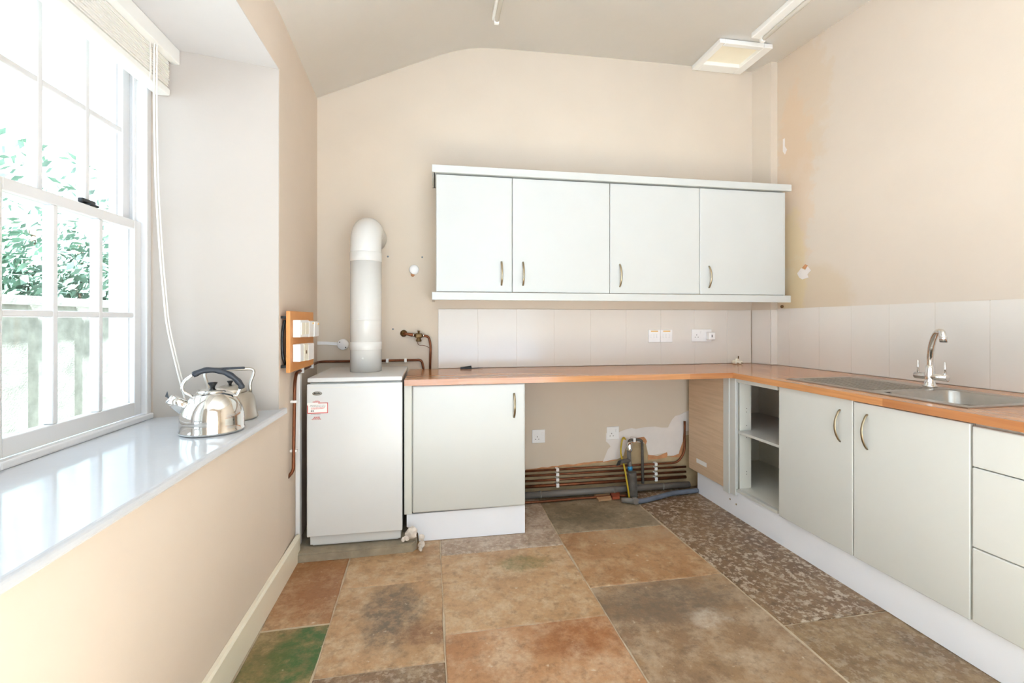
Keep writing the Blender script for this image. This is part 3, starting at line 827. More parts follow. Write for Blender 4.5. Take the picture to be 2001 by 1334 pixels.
# sink
sk = thing('kitchen_sink', 'stainless steel inset sink with ribbed drainer on the left of its bowl', 'sink', frame=RF(0, 0, ZW))
KX0, KX1, KY0, KY1 = 0.300, 1.110, 0.065, 0.520
bm = bmesh.new()
z1 = 0.004
for a in ((KX0, KX0 + 0.03, KY0, KY1), (KX0 + 0.03, SX0 - 0.03, KY0, KY0 + 0.045), (KX0 + 0.03, SX0 - 0.03, KY1 - 0.09, KY1), (SX0 - 0.03, SX0 + 0.004, KY0, KY1), (SX0 + 0.004, SX1 - 0.004, KY0, SY0 + 0.004), (SX0 + 0.004, SX1 - 0.004, SY1 - 0.004, KY1), (SX1 - 0.004, KX1, KY0, KY1)):
    box(bm, a[0], a[1], a[2], a[3], 0.0004, z1)
obj('rim', bm, M_steel_sink, sk)
dr = obj('drainer', B(KX0 + 0.0302, SX0 - 0.0302, KY0 + 0.0452, KY1 - 0.0902, 0.0004, 0.0016), M_steel_sink, sk)
for i in range(8):
    y = KY0 + 0.066 + i * 0.037
    sub('rib', B(KX0 + 0.05, SX0 - 0.06, y, y + 0.014, 0.0016, 0.0042, bev=0.001, seg=1), M_steel_sink, dr)
# bowl: open shell with rounded corners
def rrect(x0, x1, y0, y1, r, n=5):
    out = []
    for cx, cy, a0 in ((x1 - r, y1 - r, 0), (x0 + r, y1 - r, 90), (x0 + r, y0 + r, 180), (x1 - r, y0 + r, 270)):
        for i in range(n + 1):
            a = math.radians(a0 + 90 * i / n); out.append((cx + r * math.cos(a), cy + r * math.sin(a)))
    return out
bm = bmesh.new(); rings = []
for d, z, r in ((0.0, 0.0035, 0.05), (0.003, -0.004, 0.048), (0.010, -0.10, 0.045), (0.016, -0.138, 0.045), (0.034, -0.152, 0.04), (0.09, -0.155, 0.03)):
    rings.append([bm.verts.new((x, y, z)) for x, y in rrect(SX0 + 0.005 + d, SX1 - 0.005 - d, SY0 + 0.005 + d, SY1 - 0.005 - d, r)])
for a, b in zip(rings, rings[1:]):
    for i in range(len(a)):
        f = bm.faces.new((a[i], a[(i + 1) % len(a)], b[(i + 1) % len(a)], b[i])); f.smooth = True
bm.faces.new(rings[-1])
bmesh.ops.recalc_face_normals(bm, faces=bm.faces)
for f in bm.faces: f.normal_flip()
bl = obj('bowl', bm, M_steel_sink, sk)
sub('waste_outlet', lathe(bmesh.new(), [(0.040, 0.0), (0.036, 0.003), (0.020, 0.001), (0.0, 0.001)], 20, c=((SX0 + SX1) / 2, (SY0 + SY1) / 2, -0.1549)), M_chrome, bl)

# tap
tx, ty = 2.225, 1.722
tp = thing('mixer_tap', 'chrome swan neck mixer tap with two lever handles behind the sink', 'tap', (tx, ty, ZW + 0.004))
z0 = ZW + 0.0045
obj('body', lathe(bmesh.new(), [(0.026, z0), (0.026, z0 + 0.006), (0.021, z0 + 0.012), (0.019, z0 + 0.035), (0.020, z0 + 0.060), (0.016, z0 + 0.085), (0.013, z0 + 0.10)], 24, c=(tx, ty, 0)), M_chrome, tp)
d = Vector((-0.55, -0.83, 0)).normalized()
sp = [Vector((tx, ty, z0 + 0.09)), Vector((tx, ty, z0 + 0.135)) + d * 0.003, Vector((tx, ty, z0 + 0.185)) + d * 0.016, Vector((tx, ty, z0 + 0.228)) + d * 0.045, Vector((tx, ty, z0 + 0.252)) + d * 0.082, Vector((tx, ty, z0 + 0.250)) + d * 0.118, Vector((tx, ty, z0 + 0.228)) + d * 0.132]
obj('spout', T(spline(sp, 8), 0.0125, 14), M_chrome, tp)
nz = obj('nozzle', lathe(bmesh.new(), [(0.0138, z0 + 0.212), (0.0142, z0 + 0.228), (0.012, z0 + 0.232)], 18, c=(tx + d.x * 0.133, ty + d.y * 0.133, 0)), M_chrome, tp)
sub('aerator', lathe(bmesh.new(), [(0.0125, z0 + 0.208), (0.0125, z0 + 0.213)], 18, c=(tx + d.x * 0.133, ty + d.y * 0.133, 0)), M_black, nz)
e = Vector((0.05, -1, 0)).normalized()
a, b = Vector((tx, ty, z0 + 0.047)) - e * 0.062, Vector((tx, ty, z0 + 0.047)) + e * 0.072
obj('valve_bar', T([a, a + e * 0.002, b - e * 0.002, b], [0.012, 0.0155, 0.0155, 0.012], 16), M_chrome, tp)
for q in (-0.05, 0.060):
    o0 = Vector((tx, ty, z0 + 0.055)) + e * q
    obj('lever', T([o0, o0 + Vector((0, 0, 0.062))], 0.0042, 10), M_chrome, tp)

# small things on the worktop
k = thing('kitchen_knife', 'small dark knife lying at the back of the worktop', 'knife', (0.25, YB - 0.05, ZW))
p0 = onZ(906, 719.5, ZW + 0.004); p1 = onZ(942, 718, ZW + 0.004)
dv = (p1 - p0).normalized(); pv = Vector((-dv.y, dv.x, 0))
p0.y = p1.y = 2.868; dv = Vector((1, 0.05, 0)).normalized(); pv = Vector((-dv.y, dv.x, 0))
obj('blade', extrude(bmesh.new(), [p0 + dv * 0.045 - Vector((0, 0, 0.0035)), p0 + dv * 0.12, p0 + dv * 0.115 + pv * 0.012, p0 + dv * 0.045 + pv * 0.014], (0, 0, 0.002)), M_knife, k)
obj('handle', extrude(bmesh.new(), [p0 - dv * 0.02 - Vector((0, 0, 0.0035)), p0 + dv * 0.05 - Vector((0, 0, 0.0035)), p0 + dv * 0.05 + pv * 0.016 + Vector((0, 0, 0.006)), p0 - dv * 0.02 + pv * 0.012 - Vector((0, 0, 0.001))], (0, 0, 0.009)), M_black, k)
k = thing('mains_plug', 'cream three pin plug lying on the worktop in the back corner', 'plug', (2.09, 2.87, ZW))
bm = bmesh.new(); box(bm, 2.062, 2.118, 2.850, 2.895, ZW + 0.0005, ZW + 0.026, bev=0.009, seg=3); obj('body', bm, M_plastic2, k)
obj('cable_grip', lathe(bmesh.new(), [(0.012, 0.024), (0.010, 0.038), (0.0, 0.040)], 14, c=(2.088, 2.872, ZW)), M_plastic2, k)
for x, y in ((2.074, 2.878), (2.106, 2.878)): obj('pin', B(x - 0.003, x + 0.003, 2.834, 2.851, ZW + 0.008, ZW + 0.012), M_brass, k)
obj('pin', B(2.094, 2.100, 2.868, 2.872, ZW + 0.036, ZW + 0.056), M_brass, k)

# ------------------------------------------------------------------ boiler and flue
ht = obj('concrete_hearth', None or (lambda bm: (prism(bm, [(-0.672, 2.315), (-0.40, 2.318), (-0.105, 2.330), (-0.085, 2.36), (-0.10, 2.928), (-0.698, 2.928)], 0.0005, 0.042), bmesh.ops.bevel(bm, geom=[e for e in bm.edges if e.verts[0].co.z > 0.04 and e.verts[1].co.z > 0.04], offset=0.008, segments=2, affect='EDGES'), bm)[-1])(bmesh.new()), M_concrete)
tag(ht, 'low rough grey concrete base under the boiler', 'hearth')
zb = 0.0425
bo = thing('boiler', 'white floor standing boiler with red bordered sticker left of the base cabinet', 'boiler', (-0.38, 2.60, zb))
BT = H - 0.287
obj('casing', B(-0.600, -0.166, 2.372, 2.86, zb + 0.012, BT - 0.022, bev=0.003), M_boiler, bo)
obj('lid', B(-0.608, -0.158, 2.350, 2.865, BT - 0.018, BT + 0.004, bev=0.006, seg=3), M_boiler, bo)
dr = obj('front_panel', B(-0.610, -0.157, 2.350, 2.371, H - 1.058, BT - 0.026, bev=0.005, seg=3), M_boiler, bo)
sub('panel_groove', B(-0.606, -0.161, 2.3492, 2.351, BT - 0.045, BT - 0.042), M_cab_in, dr)
obj('lower_panel', B(-0.590, -0.178, 2.382, 2.40, zb + 0.004, H - 1.059, bev=0.002), M_boiler, bo)
obj('grille', extrude(bmesh.new(), [(-0.535, 2.381, zb + 0.040), (-0.245, 2.381, zb + 0.040), (-0.275, 2.381, zb + 0.014), (-0.505, 2.381, zb + 0.014)], (0, -0.004, 0)), M_boiler, bo)
for i in range(3):
    x = -0.50 + 0.085 * i
    obj('vent_slot', B(x, x + 0.07, 2.3755, 2.378, zb + 0.033, zb + 0.0385), M_hole, bo)
bd = onY(620, 768.5, 2.35)
bmk = lathe(bmesh.new(), [(0.0225, 0), (0.0225, 0.002), (0.017, 0.0024), (0.0, 0.003)], 28, axis='-Y')
bmesh.ops.transform(bmk, matrix=Matrix.Translation((bd.x, 2.3505, bd.z)) @ Matrix.Diagonal((1, 1, 0.44, 1)), verts=bmk.verts)
bg_ = obj('badge', bmk, M_badge, bo)
bmk = bmesh.new()
for i in range(5):
    x = bd.x - 0.013 + i * 0.0058
    box(bmk, x, x + 0.0036, 2.3462, 2.3478, bd.z - 0.003, bd.z + (0.005 if i in (0, 3) else 0.0025))
tag(sub('badge_lettering', bmk, M_dark, bg_), None, None, None, 'stuff')
# sticker: crooked paper with red border and lines of small print
s0, s1 = onY(600.5, 808, 2.35), onY(641, 786, 2.35)
st = obj('sticker', B(s0.x, s1.x, 2.3488, 2.3502, s0.z, s1.z), M_paper, bo)
bw = 0.0035
bmk = bmesh.new()
box(bmk, s0.x, s0.x + bw, 2.348, 2.3489, s0.z, s1.z - 0.012); box(bmk, s1.x - bw, s1.x, 2.348, 2.3489, s0.z + 0.003, s1.z)
box(bmk, s0.x, s1.x, 2.348, 2.3489, s0.z, s0.z + bw); box(bmk, s0.x + 0.05, s1.x, 2.348, 2.3489, s1.z - bw, s1.z)
sub('red_border', bmk, M_red, st)
def print_lines(part, mat, rows, x0, x1):
    bmk = bmesh.new()
    for z, a, b, h in rows:
        x = x0 + (x1 - x0) * a; xe = x0 + (x1 - x0) * b
        while x < xe:
            wd = random.uniform(0.003, 0.008); box(bmk, x, min(x + wd, xe), 2.3480, 2.3489, z, z + h); x += wd + 0.0016
    tag(sub('small_print', bmk, mat, part), None, None, None, 'stuff')
hh = s1.z - s0.z
print_lines(st, M_grey_print, [(s0.z + hh * 0.74, 0.15, 0.88, 0.0022), (s0.z + hh * 0.63, 0.12, 0.88, 0.0022), (s0.z + hh * 0.17, 0.18, 0.32, 0.007), (s0.z - 0.005, 0.2, 0.65, 0.002)], s0.x, s1.x)
print_lines(st, M_red, [(s0.z + hh * 0.50, 0.18, 0.84, 0.0022), (s0.z + hh * 0.40, 0.2, 0.8, 0.002), (s1.z + 0.003, 0.26, 0.62, 0.0028), (s1.z + 0.008, 0.38, 0.55, 0.002)], s0.x, s1.x)
print_lines(st, M_red, [(s0.z - 0.020, 0.32, 0.60, 0.003), (s0.z - 0.025, 0.28, 0.62, 0.0018), (s0.z - 0.0295, 0.22, 0.66, 0.002)], s0.x, s1.x)

fl = thing('flue_pipe', 'fat white enamelled flue pipe rising from the boiler into the wall', 'flue', (-0.372, 2.63, BT + 0.004))
fx, fy, fr = -0.372, 2.63, 0.0835
zb_ = BT + 0.005
obj('pipe', lathe(bmesh.new(), [(fr, zb_), (fr, H + 0.33)], 40, c=(fx, fy, 0)), M_flue, fl)
path = [(fx, fy, H + 0.33)]
R_ = 0.105; zc = H + 0.40
path.append((fx, fy, zc))
for i in range(1, 11):
    a = PI / 2 * i / 10
    path.append((fx, fy + R_ - R_ * math.cos(a), zc + R_ * math.sin(a)))
path.append((fx, YB - 0.002, zc + R_))
obj('elbow', T(path, fr - 0.0005, 36), M_flue, fl)
for za, zb2, ex in ((H + 0.322, H + 0.373, 0.0022), (H - 0.004, H + 0.002, 0.0012), (H - 0.164, H - 0.120, 0.0018)):
    obj('collar', lathe(bmesh.new(), [(fr, za), (fr + ex, za + 0.002), (fr + ex, zb2 - 0.002), (fr, zb2)], 40, c=(fx, fy, 0)), M_flue, fl)
obj('test_plug', lathe(bmesh.new(), [(0.007, 0), (0.007, 0.004), (0.0, 0.005)], 14, c=(fx - 0.005, fy - fr + 0.002, H - 0.208), axis='-Y'), M_flue, fl)

# rubble between boiler and plinth
rb_ = thing('plaster_rubble', 'broken lump of white plaster on the floor between boiler and plinth', 'rubble', (-0.11, 2.345, 0.0))
def rock(c, r, s):
    bm = bmesh.new(); bmesh.ops.create_icosphere(bm, subdivisions=2, radius=1)
    for v in bm.verts:
        k = random.uniform(0.75, 1.15); v.co = Vector((c[0] + v.co.x * r * s[0] * k, c[1] + v.co.y * r * s[1] * k, c[2] + v.co.z * r * s[2] * k))
    return bm
for c, r, s in (((-0.112, 2.352, 0.086), 0.034, (.9, .7, .9)), ((-0.135, 2.345, 0.066), 0.017, (.8, .8, 1.0)), ((-0.062, 2.352, 0.026), 0.026, (.7, .7, .8)), ((-0.152, 2.340, 0.061), 0.013, (.7, .7, 1.1)), ((-0.060, 2.335, 0.066), 0.018, (.8, .6, 1.0)), ((-0.066, 2.315, 0.022), 0.014, (.7, .8, 1.2))):
    obj('lump', rock(c, r, s), M_rubble, rb_)

# ------------------------------------------------------------------ kettles
def kettle_dome():
    c = Vector((-0.759, 1.738, ZS)); th = math.radians(205)
    d = Vector((math.cos(th), math.sin(th), 0)); up = Vector((0, 0, 1)); side = Vector((-d.y, d.x, 0))
    k = thing('kettle', 'shiny domed steel kettle with curved black grip, in front on the window board', 'kettle', c, group='kettles on the window board')
    obj('body', lathe(bmesh.new(), [(0.094, 0.0005), (0.0985, 0.004), (0.0985, 0.010), (0.096, 0.014), (0.097, 0.04), (0.0955, 0.062), (0.090, 0.085), (0.080, 0.106), (0.066, 0.123), (0.050, 0.134), (0.043, 0.137)], 48, c=c), M_kettle, k)
    obj('lid', lathe(bmesh.new(), [(0.0445, 0.1365), (0.044, 0.140), (0.030, 0.146), (0.012, 0.1495), (0.0, 0.150)], 36, c=c), M_kettle, k)
    obj('lid_knob', lathe(bmesh.new(), [(0.007, 0.149), (0.008, 0.156), (0.0145, 0.166), (0.0145, 0.169), (0.0, 0.170)], 20, c=c), M_black, k)
    s0 = c + d * 0.075 + up * 0.088; s1 = c + d * 0.118 + up * 0.122
    sp = obj('spout', T([s0, s0.lerp(s1, 0.5), s1], [0.026, 0.022, 0.0165], 18), M_kettle, k)
    ax = (s1 - s0).normalized(); pr = ax.cross(side)
    sub('whistle_cap', T([s1 - ax * 0.001, s1 + ax * 0.006], [0.0162, 0.0145], 16), M_kettle, sp)
    sub('whistle_lever', extrude(bmesh.new(), [s1 + ax * 0.004 + side * -0.004, s1 + ax * 0.018 + side * -0.004, s1 + ax * 0.010 + up * 0.022 + side * -0.004], side * 0.008), M_black, sp)
    pl_ = [c + d * 0.060 + up * 0.126, c + d * 0.084 + up * 0.148, c + d * 0.080 + up * 0.178, c + d * 0.056 + up * 0.200]
    obj('handle_arm', T(spline(pl_, 6), 0.0055, 10), M_kettle, k)
    pr_ = [c - d * 0.072 + up * 0.116, c - d * 0.078 + up * 0.128, c - d * 0.086 + up * 0.145]
    obj('handle_arm', T(spline(pr_, 6), 0.0055, 10), M_kettle, k)
    gp = spline([c + d * 0.056 + up * 0.199, c + d * 0.022 + up * 0.212, c - d * 0.022 + up * 0.207, c - d * 0.058 + up * 0.186, c - d * 0.082 + up * 0.158, c - d * 0.088 + up * 0.140], 8)
    rr = [0.0098 + 0.0009 * math.sin(i * 0.9) for i in range(len(gp))]
    obj('grip', T(gp, rr, 14), M_grip, k)
kettle_dome()
def kettle_back():
    c = Vector((-0.787, 1.945, ZS)); th = math.radians(203)
    d = Vector((math.cos(th), math.sin(th), 0)); up = Vector((0, 0, 1)); side = Vector((-d.y, d.x, 0))
    k = thing('kettle', 'dull tapered steel kettle with square wire handle, behind on the window board', 'kettle', c, group='kettles on the window board')
    obj('body', lathe(bmesh.new(), [(0.094, 0.0005), (0.097, 0.004), (0.096, 0.008), (0.088, 0.055), (0.083, 0.080), (0.076, 0.094), (0.064, 0.102), (0.055, 0.104)], 44, c=c), M_kettle2, k)
    obj('lid', lathe(bmesh.new(), [(0.057, 0.1035), (0.057, 0.112), (0.052, 0.119), (0.030, 0.129), (0.010, 0.133), (0.0, 0.1335)], 36, c=c), M_kettle2, k)
    obj('lid_knob', lathe(bmesh.new(), [(0.005, 0.133), (0.006, 0.138), (0.011, 0.146), (0.011, 0.148), (0.0, 0.149)], 18, c=c), M_black, k)
    s0 = c + d * 0.06 + up * 0.082; s1 = c + d * 0.108 + up * 0.112
    obj('spout', T([s0, s1], [0.018, 0.011], 16), M_kettle2, k)
    hp = rounded([c + d * 0.074 + up * 0.098, c + d * 0.070 + up * 0.125, c + d * 0.088 + up * 0.192, c - d * 0.088 + up * 0.192, c - d * 0.066 + up * 0.128, c - d * 0.070 + up * 0.098], 0.028)
    obj('handle', T(hp, 0.0058, 10), M_kettle2, k)
    bmx = box(bmesh.new(), -0.050, 0.050, -0.0085, 0.0085, 0.1915, 0.2010, bev=0.003)
    bmesh.ops.transform(bmx, matrix=Matrix.Translation(c) @ Matrix.Rotation(th, 4, 'Z'), verts=bmx.verts)
    obj('grip', bmx, M_grip, k)
kettle_back()

# ------------------------------------------------------------------ wall fittings
def wallXL(y): return XL0 + (XL1 - XL0) * (y - 2.112) / (YB - 2.112)
# board with controls
mb = thing('mounting_board', 'varnished wooden board fixed to the left wall beside the flue', 'board', (-0.63, 2.32, H - 0.23))
obj('panel', B(-0.638, -0.620, 2.128, 2.520, H - 0.232, H + 0.040, bev=0.003), M_board, mb)
for z in (H + 0.012, H - 0.205):
    obj('spacer', B(-0.675, -0.6385, 2.135, 2.160, z - 0.006, z + 0.006), M_black, mb)
    obj('spacer', B(-0.69, -0.6385, 2.48, 2.505, z - 0.006, z + 0.006), M_black, mb)
obj('cable_loop', T(spline([(-0.648, 2.15, H + 0.0), (-0.655, 2.142, H - 0.05), (-0.657, 2.140, H - 0.11), (-0.653, 2.145, H - 0.17), (-0.648, 2.16, H - 0.20)], 6), 0.006, 8), M_black, mb)
def ctl(name, label, y0, y1, z0, z1, x1, mat=None, extra=None):
    t = thing(name, label, 'switch', (-0.62, (y0 + y1) / 2, z0), group='controls on the wooden board')
    f = obj('housing', B(-0.6195, x1, y0, y1, z0, z1, bev=0.004, seg=2), mat or M_plastic, t)
    return t
t = ctl('timer_box', 'deep white control box at the top left of the wooden board', 2.158, 2.300, H - 0.078, H + 0.0, -0.586)
obj('face', B(-0.5862, -0.5835, 2.170, 2.225, H - 0.066, H - 0.012), M_plastic2, t)
obj('face', B(-0.5862, -0.5845, 2.236, 2.292, H - 0.066, H - 0.012), M_plastic2, t)
t = ctl('switch_box', 'slim white switch box in the middle of the upper row on the wooden board', 2.312, 2.395, H - 0.082, H - 0.004, -0.588)
obj('indicator', B(-0.5882, -0.5862, 2.372, 2.388, H - 0.020, H - 0.012), M_label_o, t)
t = ctl('switch_box', 'slim white switch box at the top right of the wooden board', 2.412, 2.498, H - 0.084, H - 0.008, -0.588)
obj('indicator', B(-0.5882, -0.5862, 2.476, 2.492, H - 0.024, H - 0.016), M_label_o, t)
t = ctl('timer_box', 'deep white control box at the bottom left of the wooden board', 2.158, 2.215, H - 0.187, H - 0.108, -0.586)
t = ctl('fused_switch', 'cream fused switch with small brown fuse in the lower row on the board', 2.220, 2.292, H - 0.189, H - 0.110, -0.586, M_plastic2)
obj('fuse_carrier', B(-0.5862, -0.584, 2.245, 2.258, H - 0.156, H - 0.141), M_brass, t)
t = ctl('switch_box', 'white switch box at the bottom right of the wooden board', 2.302, 2.402, H - 0.193, H - 0.114, -0.588)
# round junction box and trunking on the back wall
jb = thing('junction_box', 'round white junction box on the back wall left of the flue', 'junction box', (-0.548, YB - 0.01, H - 0.15))
obj('cover', lathe(bmesh.new(), [(0.033, 0), (0.033, 0.018), (0.030, 0.022), (0.0, 0.023)], 30, c=(-0.548, YB - 0.0005, H - 0.149), axis='-Y'), M_plastic, jb)
for dx, dz in ((-0.017, 0.014), (0.017, -0.018)):
    obj('screw', lathe(bmesh.new(), [(0.0035, 0), (0.0035, 0.002), (0, 0.002)], 10, c=(-0.548 + dx, YB - 0.0225, H - 0.149 + dz), axis='-Y'), M_hole, jb)
tag(obj('cable_trunking', extrude(bmesh.new(), [(-0.697, YB - 0.0005, H - 0.150), (-0.640, YB - 0.0005, H - 0.150), (-0.579, YB - 0.0005, H - 0.155), (-0.579, YB - 0.0005, H - 0.137), (-0.640, YB - 0.0005, H - 0.132), (-0.697, YB - 0.0005, H - 0.130)], (0, -0.011, 0)), M_plastic), 'short white cable trunking from the corner to the round junction box', 'trunking')
tag(obj('conduit', B(wallXL(2.40) + 0.002, wallXL(2.40) + 0.024, 2.385, 2.420, 0.048, H - 0.265, bev=0.004), M_plastic), 'tall white vertical conduit on the left wall beside the boiler', 'conduit')

# dark pipe round the corner behind the boiler
pp = thing('oil_pipe', 'thin dark copper pipe from under the sill round the corner behind the flue', 'pipe', (-0.6, 2.6, H - 0.25))
pts = [(-0.672, 2.268, H - 0.735), (-0.649, 2.276, H - 0.705), (-0.650, 2.300, H - 0.30), (-0.652, 2.330, H - 0.255), (-0.674, 2.70, H - 0.252), (-0.682, 2.88, H - 0.252), (-0.655, 2.911, H - 0.252), (-0.35, 2.913, H - 0.252), (-0.075, 2.913, H - 0.250), (-0.066, 2.913, H - 0.30), (-0.066, 2.913, ZW + 0.0008)]
obj('tube', T(rounded(pts, 0.03), 0.0075, 10), M_copper, pp)
for y, z in ((2.297, H - 0.385), (2.290, H - 0.615)):
    obj('clip', B(wallXL(y) + 0.002, -0.636, y - 0.011, y + 0.011, z - 0.006, z + 0.006, bev=0.002), M_plastic, pp)
for y in (2.43, 2.66):
    obj('clip', B(wallXL(y) + 0.002, wallXL(y) + 0.033, y - 0.006, y + 0.006, H - 0.266, H - 0.240, bev=0.002), M_plastic, pp)
for x in (-0.285, -0.175):
    obj('clip', B(x - 0.008, x + 0.008, YB - 0.026, YB - 0.0005, H - 0.264, H - 0.240, bev=0.002), M_plastic, pp)
# gas stop valve
gv = thing('stop_valve', 'tarnished brass stop valve with short copper pipe above the worktop end', 'valve', (-0.09, YB - 0.03, H - 0.12))
obj('flange', lathe(bmesh.new(), [(0.022, 0), (0.020, 0.006), (0.012, 0.010), (0.011, 0.030), (0.0, 0.031)], 20, c=(-0.187, YB - 0.0005, H - 0.084), axis='-Y'), M_brass, gv)
obj('tail', T([(-0.187, YB - 0.022, H - 0.084), (-0.165, YB - 0.024, H - 0.088), (-0.135, YB - 0.024, H - 0.093), (-0.115, YB - 0.024, H - 0.096)], [0.011, 0.0085, 0.011, 0.008], 12), M_copper, gv)
obj('ferrule', T([(-0.128, YB - 0.024, H - 0.094), (-0.122, YB - 0.024, H - 0.095)], 0.0125, 12), M_chrome, gv)
bm = B(-0.116, -0.072, YB - 0.040, YB - 0.010, H - 0.112, H - 0.084, bev=0.006)
lathe(bm, [(0.016, -0.030), (0.018, -0.022), (0.013, -0.012), (0.013, 0.0)], 18, c=(-0.094, YB - 0.025, H - 0.105))
lathe(bm, [(0.006, 0), (0.006, 0.014), (0.009, 0.016), (0.009, 0.020)], 12, c=(-0.094, YB - 0.025, H - 0.086))
obj('body', bm, M_brass, gv)
obj('ferrule', T([(-0.068, YB - 0.024, H - 0.099), (-0.062, YB - 0.024, H - 0.1)], 0.0125, 12), M_chrome, gv)
obj('outlet_pipe', T(rounded([(-0.072, YB - 0.024, H - 0.098), (-0.032, YB - 0.024, H - 0.104), (-0.020, YB - 0.024, H - 0.16), (-0.024, YB - 0.024, ZW + 0.0008)], 0.03), 0.0075, 10), M_copper, gv)
obj('test_wire', T(spline([(-0.100, YB - 0.04, H - 0.13), (-0.094, YB - 0.03, H - 0.155), (-0.06, YB - 0.02, H - 0.16), (-0.024, YB - 0.033, H - 0.176)], 6), 0.0016, 6), M_copper, gv)
# round cap and screws on the back wall
bc = thing('ventilation_cover', 'small round white cover on the back wall right of the flue', 'cover', (-0.123, YB - 0.01, H + 0.316))
obj('cap_disc', lathe(bmesh.new(), [(0.030, 0), (0.030, 0.010), (0.026, 0.018), (0.010, 0.020), (0.0, 0.019)], 28, c=(-0.123, YB - 0.0005, H + 0.316), axis='-Y'), M_plastic, bc)
obj('cap_base', lathe(bmesh.new(), [(0.012, 0), (0.010, 0.008), (0, 0.008)], 12, c=(-0.132, YB - 0.0005, H + 0.284), axis='-Y'), M_rust, bc)
for (x, z), w in zip(((-0.283, 0.395), (-0.073, 0.396), (-0.252, -0.057)), ('left of the round white cover', 'above right of the round white cover', 'above the brass stop valve')):
    tag(obj('wall_screw', lathe(bmesh.new(), [(0.0055, 0), (0.0055, 0.003), (0.002, 0.004), (0, 0.003)], 12, c=(x, YB - 0.0005, H + z), axis='-Y'), M_screw), 'tiny grey screw plug in the back wall ' + w, 'screw', 'screw plugs in the back wall')
tag(obj('cabinet_bracket', lathe(bmesh.new(), [(0.010, 0), (0.009, 0.010), (0.004, 0.012), (0, 0.02)], 12, c=(2.31, 2.72, H + 0.09), axis='-Y'), M_brass), 'small rusty fixing just under the right end of the pelmet', 'bracket')

# sockets
def plate(name, label, cx, cz, w, h, y, grp, gang=1, th=0.009):
    t = thing(name, label, 'socket', (cx, y, cz - h / 2), group=grp)
    obj('plate', B(cx - w / 2, cx + w / 2, y - th, y - 0.0004, cz - h / 2, cz + h / 2, bev=0.003), M_plastic, t)
    return t, y - th
def holes(t, cx, cz, y):
    obj('earth_slot', B(cx - 0.002, cx + 0.002, y - 0.0006, y + 0.001, cz + 0.004, cz + 0.012), M_hole, t)
    for s in (-1, 1): obj('pin_slot', B(cx + s * 0.011 - 0.0032, cx + s * 0.011 + 0.0032, y - 0.0006, y + 0.001, cz - 0.010, cz - 0.006), M_hole, t)
for px, l in ((1052, 'single white power socket under the worktop beside the base cabinet'), (1197, 'single white power socket under the worktop above the lagged riser')):
    p = onY(px, 852 if px < 1100 else 846, YB)
    t, yf = plate('power_socket', l, p.x, H - 0.765, 0.087, 0.087, YB, 'single sockets under the worktop')
    holes(t, p.x - 0.010, H - 0.775, yf)
    obj('rocker', B(p.x + 0.018, p.x + 0.030, yf - 0.003, yf + 0.001, H - 0.758, H - 0.738, bev=0.001, seg=1), M_plastic, t)
YT = YB - 0.0092
for cx, l in ((1.490, 'white double switch plate on the tiles, left one of the touching pair'), (1.580, 'white double switch plate on the tiles, right one of the touching pair')):
    t, yf = plate('appliance_switch', l, cx, H - 0.110, 0.087, 0.087, YT, 'switch plates on the tiles')
    obj('label_strip', B(cx - 0.026, cx + 0.026, yf - 0.0007, yf + 0.001, H - 0.081, H - 0.073), M_label_o, t)
    for s in (-1, 0, 1): obj('rocker', B(cx + s * 0.022 - 0.006, cx + s * 0.022 + 0.006, yf - 0.003, yf + 0.001, H - 0.122, H - 0.098, bev=0.001, seg=1), M_plastic, t)
t, yf = plate('double_socket', 'white double power socket on the tiles right of the switch plates', 1.845, H - 0.108, 0.150, 0.087, YT, None)
holes(t, 1.805, H - 0.112, yf)
obj('rocker', B(1.832, 1.843, yf - 0.003, yf + 0.001, H - 0.098, H - 0.080, bev=0.001, seg=1), M_plastic, t)
ad = thing('usb_charger', 'small white plug adaptor pushed into the double socket', 'adaptor', (1.90, yf, H - 0.135))
obj('body', B(1.876, 1.922, yf - 0.040, yf - 0.0003, H - 0.137, H - 0.085, bev=0.005, seg=3), M_plastic, ad)
obj('port', B(1.893, 1.899, yf - 0.0408, yf - 0.039, H - 0.120, H - 0.102), M_dark, ad)

# ------------------------------------------------------------------ pipes under the worktop
XP0, XP1 = 0.49, 1.72
plab = ['topmost of the four copper pipes, turning up the wall at its right end',
        'second copper pipe from the top along the foot of the back wall',
        'third copper pipe from the top along the foot of the back wall',
        'lowest and thickest copper pipe along the foot of the back wall']
for i, (z, r) in enumerate(((0.985, 0.0072), (1.016, 0.0075), (1.050, 0.0078), (1.086, 0.0105))):
    y = YB - 0.020 - r * 0.4
    t = thing('copper_pipe', plab[i], 'pipe', (1.0, y, H - z), group='copper pipes along the back wall')
    if i == 0:
        pts = rounded([(XP0, y, H - z), (1.66, y, H - z), (1.712, y, H - z + 0.07), (1.712, y, H - 0.79), (1.712, y, H - 0.70)], 0.06)
    else: pts = [(XP0, y, H - z), (1.0, y, H - z), (XP1, y, H - z - (0.0))]
    obj('tube', T(pts, r, 12), M_copper, t)
    for px in (1089, 1281):
        cx = onY(px, 930, y).x
        obj('clip', B(cx - 0.010, cx + 0.010, y - r - 0.005, YB - 0.001, H - z - r - 0.003, H - z + r + 0.003, bev=0.003), M_plastic, t)
t = thing('waste_pipe', 'thick grey plastic waste pipe lying along the foot of the back wall', 'pipe', (1.0, 2.86, 0.0))
obj('tube', T([(XP0, 2.865, 0.034), (XP1, 2.865, 0.036)], 0.021, 18), M_pvc_grey, t)
for x in (0.67, 1.17, 1.52): obj('joint_ring', T([(x, 2.865, 0.0345), (x + 0.012, 2.865, 0.0345)], 0.0235, 18), M_pvc_grey, t)
